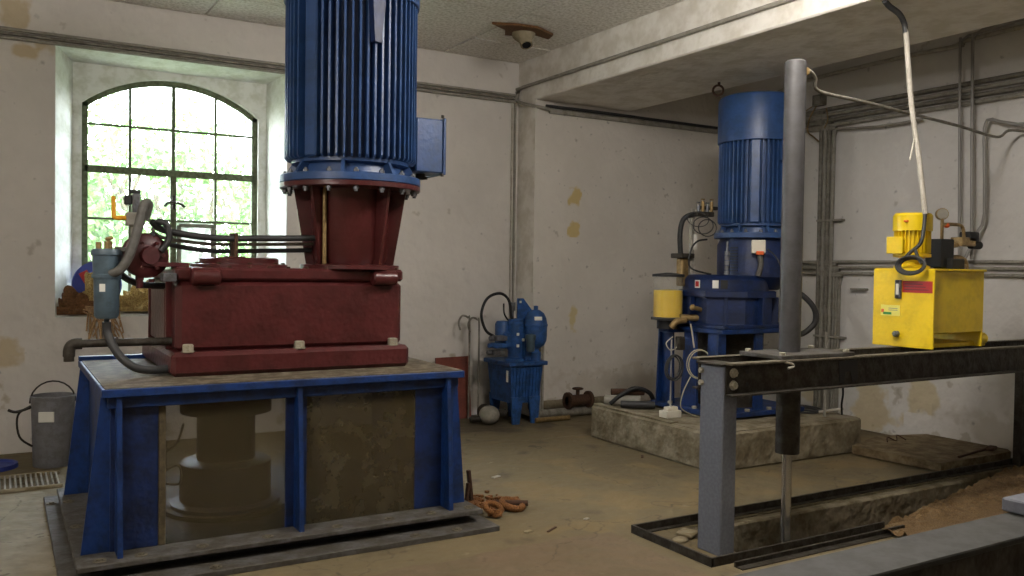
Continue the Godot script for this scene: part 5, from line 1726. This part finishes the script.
# ------------------------------------------------------------------ yellow hydraulic power pack
func build_yellow():
	var Y := 1.03
	var t := thing("hydraulic_power_pack", "bright yellow hydraulic power pack with motor on the channel beam", "power pack", V(5.3, Y, -3.54))
	var m: Material = M.yellow
	var b := MB.new()
	b.box(V(5.04, 1.12, -3.74), V(5.59, 1.515, -3.35), 0.004)
	part("tank", b, m, t)
	b = MB.new()
	b.box(V(5.025, Y - 0.008, -3.762), V(5.04, 1.525, -3.325), 0.003)
	part("front_plate", b, m, t)
	b = MB.new()
	b.box(V(5.585, Y - 0.008, -3.74), V(5.60, 1.525, -3.35), 0.003)
	part("rear_plate", b, m, t)
	b = MB.new()
	b.box(V(5.03, 1.515, -3.755), V(5.605, 1.53, -3.335), 0.003)
	part("lid", b, m, t)
	b = MB.new()
	b.box(V(5.04, Y - 0.008, -3.70), V(5.585, Y + 0.02, -3.40), 0.003)
	part("skid", b, m, t)
	b = MB.new()
	b.cyl(V(5.60, 1.07, -3.40), V(5.68, 1.07, -3.40), 0.04, 0.04, 16)
	b.box(V(5.60, Y - 0.008, -3.47), V(5.67, 1.11, -3.37), 0.006)
	part("outlet_flange", b, m, t)
	b = MB.new()
	b.cyl(V(5.0, 1.105, -3.575), V(5.026, 1.105, -3.575), 0.02, 0.02, 14)
	b.hexa(V(5.0, 1.105, -3.575), V(-1, 0, 0), 0.014, 0.014)
	part("drain_plug", b, M.steel, t)
	b = MB.new()
	b.box(V(5.008, 1.335, -3.592), V(5.026, 1.455, -3.548), 0.004)
	var sg := part("sight_glass", b, M.steel, t)
	b = MB.new()
	b.box(V(5.004, 1.36, -3.58), V(5.009, 1.43, -3.56), 0.001)
	part("glass_tube", b, M.paper, sg)
	for y in [1.345, 1.445]:
		b = MB.new()
		b.cyl(V(5.0, y, -3.57), V(5.009, y, -3.57), 0.01)
		part("screw", b, M.black, sg)
	b = MB.new()
	b.box(V(5.0225, 1.375, -3.545), V(5.026, 1.45, -3.335))
	var wl := part("warning_label", b, M.label_red, t, "red warning label")
	for k in 3:
		b = MB.new()
		b.box(V(5.0205, 1.392 + 0.018 * k, -3.53), V(5.0228, 1.397 + 0.018 * k, -3.36 - 0.02 * k))
		part("print_line", b, M.red_dark, wl)
	b = MB.new()
	b.box(V(5.0225, 1.22, -3.70), V(5.026, 1.29, -3.56))
	var st := part("sticker", b, M.label_yellow, t, "pale yellow sticker with green block")
	b = MB.new()
	b.box(V(5.020, 1.228, -3.68), V(5.0228, 1.243, -3.62))
	part("green_block", b, M.label_green, st)
	b = MB.new()
	b.box(V(5.020, 1.24, -3.695), V(5.0228, 1.262, -3.675))
	part("orange_block", b, M.label_orange, st)
	for k in 2:
		b = MB.new()
		b.box(V(5.020, 1.255 + 0.012 * k, -3.64), V(5.0228, 1.259 + 0.012 * k, -3.575))
		part("print_line", b, M.conduit, st)
	# motor
	var ax := V(5.15, 0, -3.57)
	b = MB.new()
	b.lathe([Vector2(0.075, 1.53), Vector2(0.11, 1.53), Vector2(0.11, 1.545), Vector2(0.075, 1.56), Vector2(0.075, 1.60), Vector2(0.115, 1.605), Vector2(0.115, 1.625), Vector2(0.088, 1.63), Vector2(0.088, 1.79)], ax, 32)
	part("motor_body", b, m, t)
	b = MB.new()
	b.lathe([Vector2(0.10, 1.775), Vector2(0.12, 1.775), Vector2(0.12, 1.875), Vector2(0.108, 1.89), Vector2(0, 1.89)], ax, 32)
	part("fan_cowl", b, m, t)
	var fb := MB.new()
	fb.bx(V(0, 0.073, 0.098), V(0.006, 0.146, 0.028), 0.001, Basis.IDENTITY)
	var fm := fb.mesh()
	for k in 28:
		var a := TAU * k / 28
		inst("cooling_fin", fm, m, t, Transform3D(Basis(Vector3.UP, a), ax + V(0, 1.63, 0)))
	b = MB.new()
	b.bx(ax + V(-0.105, 1.68, -0.03), V(0.06, 0.10, 0.11), 0.008, Basis.IDENTITY)
	var tb := part("terminal_box", b, m, t)
	b = MB.new()
	b.bx(ax + V(-0.138, 1.68, -0.03), V(0.008, 0.11, 0.12), 0.003, Basis.IDENTITY)
	part("lid", b, m, tb)
	b = MB.new()
	b.bx(ax + V(-0.116, 1.835, 0.03), V(0.012, 0.012, 0.04), 0.0, Basis(Vector3.UP, -0.3))
	part("rotation_arrow", b, M.label_orange, t)
	# valve manifold, gauge, pipes behind the motor
	t = thing("valve_manifold", "dark valve block with gauge and fittings on the yellow tank", "valve block", V(5.45, 1.53, -3.55))
	b = MB.new()
	b.box(V(5.36, 1.54, -3.62), V(5.50, 1.73, -3.50), 0.006)
	b.box(V(5.42, 1.53, -3.60), V(5.56, 1.60, -3.46), 0.006)
	part("block", b, M.black, t)
	b = MB.new()
	b.cyl(V(5.45, 1.73, -3.56), V(5.45, 1.87, -3.56), 0.011)
	part("gauge_stem", b, M.brass, t)
	b = MB.new()
	b.cyl(V(5.475, 1.90, -3.585), V(5.445, 1.90, -3.555), 0.04, 0.04, 24, 0.004)
	var g := part("pressure_gauge", b, M.brass, t)
	b = MB.new()
	b.cyl(V(5.446, 1.90, -3.556), V(5.443, 1.90, -3.553), 0.034, 0.034, 24)
	part("gauge_face", b, M.conduit, g)
	b = MB.new()
	b.ball(V(5.50, 1.825, -3.56), 0.025, 0.018, 0.018, 10, 6)
	part("red_tap", b, M.label_orange, t)
	b = MB.new()
	b.tube([V(5.46, 1.83, -3.56), V(5.56, 1.835, -3.56), V(5.66, 1.83, -3.56), V(5.69, 1.80, -3.56), V(5.70, 1.75, -3.56)], 0.012, 8, 4)
	part("brass_tube", b, M.brass, t)
	b = MB.new()
	b.box(V(5.62, 1.69, -3.61), V(5.78, 1.75, -3.52), 0.006)
	part("check_valve", b, M.brass, t)
	b = MB.new()
	b.box(V(5.70, 1.72, -3.60), V(5.82, 1.79, -3.52), 0.008)
	b.cyl(V(5.78, 1.70, -3.56), V(5.88, 1.70, -3.56), 0.028)
	part("solenoid", b, M.black, t)
	b = MB.new()
	b.cyl(V(5.48, 1.67, -3.56), V(5.64, 1.70, -3.56), 0.016)
	b.tube([V(5.50, 1.60, -3.55), V(5.60, 1.61, -3.55), V(5.68, 1.60, -3.55), V(5.715, 1.56, -3.55), V(5.71, 1.50, -3.55)], 0.018, 8, 4)
	b.tube([V(5.54, 1.56, -3.52), V(5.60, 1.53, -3.5), V(5.66, 1.56, -3.52)], 0.01, 8, 4)
	part("connecting_pipe", b, M.brass, t)
	# supply cable coil on the front
	b = MB.new()
	b.tube([V(5.085, 1.90, -3.44), V(5.06, 1.78, -3.43), V(5.03, 1.69, -3.43), V(5.0, 1.63, -3.48), V(4.985, 1.57, -3.53)], 0.012, 8)
	for k in 3:
		var cp: Array = []
		for q in 29:
			var a := TAU * q / 28
			cp.append(V(4.985 - 0.008 * k + 0.01 * sin(a), 1.55 + sin(a) * (0.045 + 0.006 * k), -3.455 + cos(a) * (0.085 + 0.008 * k)))
		b.tube(cp, 0.009, 8, 0)
	b.tube([V(5.02, 1.66, -3.46), V(4.995, 1.60, -3.42), V(4.985, 1.56, -3.385)], 0.011, 8)
	single("cable_coil", b, M.rubber, "dark supply cable coiled on the yellow power pack front", "cable")
	b = MB.new()
	b.tube([V(4.70, 3.18, -3.49), V(4.78, 3.16, -3.51), V(4.9, 3.14, -3.53), V(4.98, 3.10, -3.55), V(5.0, 3.04, -3.55)], 0.018, 8)
	single("ceiling_cable", b, M.rubber, "dark cable end bending down from the beam soffit", "cable")
	b = MB.new()
	b.tube([V(5.0, 3.06, -3.55), V(5.03, 2.6, -3.52), V(5.06, 2.2, -3.47), V(5.085, 1.88, -3.44)], 0.017, 10)
	single("drop_conduit", b, M.conduit_white, "pale hanging conduit dropping to the yellow motor", "conduit")
	b = MB.new()
	b.tube([V(5.03, 2.36, -3.49), V(5.01, 2.30, -3.49), V(4.99, 2.22, -3.49)], 0.006, 5)
	single("cable_tie", b, M.white_plastic, "loose pale cable tie tail on the hanging conduit", "cable tie")

# ------------------------------------------------------------------ near rail in the foreground
func build_foreground():
	var t := thing("near_support_beam", "dark grey steel beam in the foreground before the trench", "beam", V(2.2, 0, -1.16))
	var b := MB.new()
	b.box(V(0.7, 0.885, -1.235), V(4.6, 0.90, -1.10), 0.003)
	part("top_flange", b, M.near_steel, t)
	b = MB.new()
	b.box(V(0.7, 0.70, -1.125), V(4.6, 0.886, -1.115))
	part("web", b, M.dark_steel, t)
	b = MB.new()
	b.box(V(0.7, 0.69, -1.20), V(4.6, 0.705, -1.10), 0.003)
	part("bottom_flange", b, M.dark_steel, t)
	for x in [0.75, 4.4]:
		b = MB.new()
		b.box(V(x, 0.0, -1.215), V(x + 0.09, 0.885, -1.13), 0.005)
		part("column", b, M.zinc, t)
	b = MB.new()
	b.box(V(2.19, 0.901, -1.25), V(2.75, 0.935, -1.13), 0.004)
	single("clamp_plate", b, M.zinc, "pale grey clamp plate lying on the foreground beam", "plate")

# ------------------------------------------------------------------ pipes and conduits on the walls
func run(called: String, pts: Array, r: float, m: Material, label: String, cat := "conduit", sm := 4, group := ""):
	var b := MB.new()
	b.tube(pts, r, 8, sm)
	single(called, b, m, label, cat, group)

func build_wall_services():
	# back wall: three conduits side by side under the ceiling
	for k in 3:
		var y := 3.265 - k * 0.034
		run("wall_conduit", [V(XL + 0.05, y, ZA + 0.02), V(4.56, y, ZA + 0.02)], 0.014, M.conduit_dark if k == 1 else M.conduit, ["top conduit of three along the window wall", "middle dark conduit of three along the window wall", "bottom conduit of three along the window wall"][k], "conduit", 0, "conduits above the window")
	# beam conduit
	run("beam_conduit", [V(4.59, 3.335, 2.4), V(4.59, 3.335, -7.60), V(4.585, 3.30, -7.68), V(4.57, 3.22, -7.70), V(4.58, 3.17, -7.6), V(4.60, 3.12, -7.42), V(4.68, 3.10, ZB + 0.03), V(4.76, 3.09, ZB + 0.03)], 0.018, M.conduit, "pale conduit along the white face of the ceiling beam", "conduit", 2)
	run("corner_conduit", [V(4.575, 0.02, ZA + 0.016), V(4.565, 3.2, ZA + 0.016)], 0.014, M.conduit, "vertical conduit in the corner beside the wall step", "conduit", 0)
	run("corner_conduit", [V(4.535, 0.02, ZA + 0.014), V(4.53, 3.2, ZA + 0.014)], 0.010, M.conduit_white, "thin pale vertical conduit next to the corner conduit", "conduit", 0)
	# corner wall: trunking and cable under the soffit
	var b := MB.new()
	b.box(V(4.76, 3.055, ZB), V(7.05, 3.105, ZB + 0.03), 0.006)
	single("cable_trunking", b, M.conduit, "pale cable trunking along the corner wall under the soffit", "trunking")
	run("trunking_cable", [V(4.72, 3.125, ZB + 0.02), V(5.4, 3.125, ZB + 0.03), V(6.2, 3.12, ZB + 0.03), V(7.05, 3.12, ZB + 0.02)], 0.016, M.rubber, "dark cable lying on top of the pale trunking", "cable")
	# right wall: upper bundle turning down
	for k in 4:
		var y := 3.11 - k * 0.055
		var z := -5.93 + k * 0.05
		run("bundle_conduit", [V(XR - 0.035, y, 2.4), V(XR - 0.035, y, z + 0.10), V(XR - 0.035, y - 0.03, z + 0.03), V(XR - 0.035, y - 0.10, z)], 0.021, M.conduit_dark if k % 2 == 0 else M.conduit, ["topmost conduit of the wall bundle turning down at the corner", "second conduit from top in the turning wall bundle", "third conduit from top in the turning wall bundle", "lowest conduit of the wall bundle that turns down"][k], "conduit", 3, "right wall bundle")
		run("conduit_riser", [V(XR - 0.035, y - 0.10, z), V(XR - 0.035, 0.01, z)], 0.021, M.conduit_dark if k % 2 == 0 else M.conduit, ["vertical conduit of the tall group nearest the wall corner", "second vertical conduit from the corner in the tall group", "third vertical conduit from the corner in the tall group", "last vertical conduit of the tall group beside the low bends"][k], "conduit", 0, "tall vertical conduits")
	for k in 3:
		var y := 1.60 - k * 0.055
		var z := -5.74 + k * 0.032
		run("low_conduit", [V(XR - 0.03, y, 2.4), V(XR - 0.03, y, z + 0.12), V(XR - 0.03, y - 0.03, z + 0.03), V(XR - 0.03, y - 0.12, z)], 0.016, M.conduit, ["upper of three mid-height conduits behind the yellow power pack", "middle of three mid-height conduits behind the yellow power pack", "lower of three mid-height conduits behind the yellow power pack"][k], "conduit", 3, "mid-height conduits")
		run("low_riser", [V(XR - 0.03, y - 0.12, z), V(XR - 0.03, 0.01, z)], 0.014, M.conduit, ["short vertical conduit next to the tall conduit group", "middle short vertical conduit below the low bends", "outermost short vertical conduit below the low bends"][k], "conduit", 0, "short vertical conduits")
	for q in [[2.0, -5.80, 0.30], [0.85, -5.78, 0.36], [1.33, -5.45, 0.16]]:
		b = MB.new()
		b.box(V(XR - 0.062, q[0], q[1] - q[2] / 2), V(XR, q[0] + 0.02, q[1] + q[2] / 2), 0.002)
		single("pipe_strap", b, M.conduit, {2.0: "upper metal strap across the vertical conduits", 0.85: "lower metal strap across the vertical conduits", 1.33: "small strap below the conduit bend"}[q[0]], "strap")
	run("white_cable", [V(XR - 0.04, 3.30, -6.9), V(XR - 0.04, 3.42, -6.3), V(XR - 0.04, 3.45, -5.88), V(XR - 0.04, 3.46, -5.0), V(XR - 0.04, 3.45, -4.46), V(XR - 0.04, 3.49, -3.95), V(XR - 0.04, 3.5, 2.0)], 0.02, M.conduit_white, "pale cable sagging along the top of the right wall", "cable")
	run("sagging_wire", [V(XR - 0.02, 2.93, -6.6), V(XR - 0.02, 2.92, -6.0), V(XR - 0.075, 2.86, -5.3), V(XR - 0.075, 2.86, -4.8)], 0.012, M.conduit, "thin wire sagging below the conduit bundle", "cable")
	# thin steel tubes dropping to the valves
	run("steel_tube", [V(7.0, 3.52, -4.0), V(7.0, 3.50, -4.38), V(7.0, 3.44, -4.44), V(7.0, 3.35, -4.45), V(7.0, 1.62, -4.41)], 0.012, M.tube_steel, "thin steel tube dropping beside the hanging conduit", "tube", 2)
	run("steel_tube", [V(7.0, 3.53, -3.9), V(7.0, 3.52, -4.26), V(7.0, 3.46, -4.33), V(7.0, 3.35, -4.34), V(7.0, 1.62, -4.30)], 0.014, M.tube_steel, "second thin steel tube close to the first drop", "tube", 2)
	run("steel_tube", [V(7.0, 2.68, -3.4), V(7.0, 2.70, -3.95), V(7.0, 2.77, -4.16), V(7.0, 2.74, -4.21), V(7.0, 2.6, -4.22), V(7.0, 2.0, -4.20), V(7.0, 1.86, -4.25), V(6.9, 1.62, -4.3)], 0.014, M.tube_steel, "lower steel tube with a bend at its top near the wall", "tube", 2)
	# junction box with loose wires
	var t := thing("junction_box", "grey junction box with loose wires above the conduit bend", "junction box", V(XR - 0.05, 3.16, -5.96))
	b = MB.new()
	b.box(V(XR - 0.07, 3.16, -6.03), V(XR, 3.27, -5.90), 0.006)
	part("box_body", b, M.conduit_dark, t)
	b = MB.new()
	b.box(V(XR - 0.075, 3.175, -6.0), V(XR - 0.068, 3.25, -5.93), 0.003)
	part("box_cover", b, M.conduit, t)
	b = MB.new()
	b.tube([V(XR - 0.05, 3.17, -5.98), V(XR - 0.07, 3.05, -6.05), V(XR - 0.06, 2.92, -6.08), V(XR - 0.06, 2.85, -6.0), V(XR - 0.06, 2.8, -5.94)], 0.007, 6)
	part("loose_wire", b, M.brass, t)
	b = MB.new()
	b.tube([V(XR - 0.05, 3.17, -6.02), V(XR - 0.07, 3.10, -6.15), V(XR - 0.06, 3.0, -6.2), V(XR - 0.06, 2.95, -6.1)], 0.006, 6)
	part("loose_wire", b, M.brass, t)
	b = MB.new()
	b.tube([V(XR - 0.07, 3.12, -5.85), V(XR - 0.08, 3.0, -5.82), V(XR - 0.08, 2.92, -5.86)], 0.006, 6)
	part("loose_wire", b, M.brass, t)
	b = MB.new()
	b.bx(V(XR - 0.06, 3.10, -6.2), V(0.08, 0.09, 0.1), 0.006, Basis.IDENTITY)
	single("switch_box", b, M.conduit_white, "pale small box left of the junction box", "box")
	# ceiling hook and old lamp mount
	b = MB.new()
	b.ring(V(5.52, 3.105, -5.78), V(-0.65, 0, 0.75), 0.045, 0.010, 24, 8)
	b.cyl(V(5.53, 3.15, -5.78), V(5.53, 3.185, -5.78), 0.012)
	single("lifting_ring", b, M.rust_dark, "dark lifting ring hanging from the beam soffit", "ring")
	t = thing("lamp_mount", "old plastered lamp mount with open socket on the ceiling", "lamp mount", V(3.98, 3.5, -6.6))
	b = MB.new()
	b.prism([Vector2(-0.27, 0.04), Vector2(-0.12, -0.02), Vector2(-0.05, -0.11), Vector2(0.06, -0.08), Vector2(0.12, -0.02), Vector2(0.27, -0.05), Vector2(0.24, 0.03), Vector2(0.05, 0.10), Vector2(-0.1, 0.09)], V(3.97, 3.582, -6.62), V(1.25, 0, 0), V(0, 0, 1.7), V(0, 0.02, 0))
	part("plaster_patch", b, M.rag_brown, t)
	b = MB.new()
	b.lathe([Vector2(0.042, 0), Vector2(0.055, 0.0), Vector2(0.06, 0.06), Vector2(0.11, 0.14), Vector2(0.0, 0.14)], V(4.0, 3.46, -6.58), 20, MB.along(V(0.1, 1, -0.55)))
	part("socket", b, M.lime_mortar, t)
	b = MB.new()
	b.lathe([Vector2(0.0, 0.012), Vector2(0.04, 0.012), Vector2(0.04, 0.0)], V(4.0, 3.459, -6.58), 20, MB.along(V(0.1, 1, -0.55)))
	part("socket_hole", b, M.black, t)

func build_bits():
	# rusty shackles and rust crumbs beside the stand
	var t := thing("rusty_shackle", "orange rusty shackle ring lying at the stand corner", "shackle", V(2.71, 0, -4.55))
	var b := MB.new()
	b.ring(V(2.74, 0.03, -4.60), V(0.1, 1, 0.15), 0.075, 0.022, 24, 8, 0.8)
	part("ring_body", b, M.rust, t)
	b = MB.new()
	b.cyl(V(2.66, 0.035, -4.66), V(2.83, 0.035, -4.56), 0.018)
	part("shackle_pin", b, M.rust_dark, t)
	b = MB.new()
	b.ring(V(2.56, 0.05, -4.52), V(0.1, 1, 0.4), 0.05, 0.018, 20, 8)
	b.cyl(V(2.56, 0.01, -4.47), V(2.56, 0.05, -4.48), 0.03)
	single("rusty_eye_bolt", b, M.rust, "rusty eye bolt on the floor touching the sole plate", "eye bolt")
	b = MB.new()
	b.bx(V(2.575, 0.11, -4.85), V(0.022, 0.20, 0.03), 0.004, Basis(V(0, 0, 1), 0.12))
	b.bx(V(2.545, 0.07, -4.83), V(0.018, 0.13, 0.03), 0.004, Basis(V(0, 0, 1), -0.1))
	single("iron_bracket", b, M.rust_dark, "upright rusty iron bracket at the stand corner", "bracket")
	var rng := RandomNumberGenerator.new()
	rng.seed = 12
	b = MB.new()
	for k in 160:
		var p := V(2.64 + rng.randfn() * 0.09, 0.004, -4.76 + rng.randfn() * 0.11)
		if p.x < 2.47: continue
		var s := rng.randf_range(0.008, 0.028)
		b.bx(p + V(0, s * 0.2, 0), V(s, s * 0.7, s * 1.3), s * 0.15, Basis(Vector3.UP, rng.randf() * 3.0))
	var s2 := single("rust_crumbs", b, M.rust, "orange rust crumbs heaped beside the stand corner", "rust crumbs")
	s2.set_meta("kind", "stuff")
	# scraps on the floor
	var sc := [[V(3.05, 0, -5.35), 0.07, 0.03, 0.3, M.conduit_white, "white paper scrap on the bare floor behind the shackle"], [V(4.42, 0, -5.4), 0.07, 0.02, 0.9, M.rust_dark, "small dark bent scrap on floor before the plinth"], [V(3.02, 0, -4.2), 0.035, 0.02, 0.2, M.conduit_white, "tiny pale chip on the floor near the trench kerb"], [V(2.72, 0, -4.12), 0.10, 0.012, 0.5, M.rust_dark, "dark sliver lying on the floor crack near the stand"], [V(2.58, 0, -4.15), 0.05, 0.03, 0.2, M.lime_mortar, "pale mortar flake near the stand corner"]]
	for q in sc:
		b = MB.new()
		b.bx(q[0] + V(0, 0.005, 0), V(q[1], 0.006, q[2]), 0.0, Basis(Vector3.UP, q[3]) * Basis(V(0, 0, 1), 0.03))
		single("floor_scrap", b, q[4], q[5], "scrap")
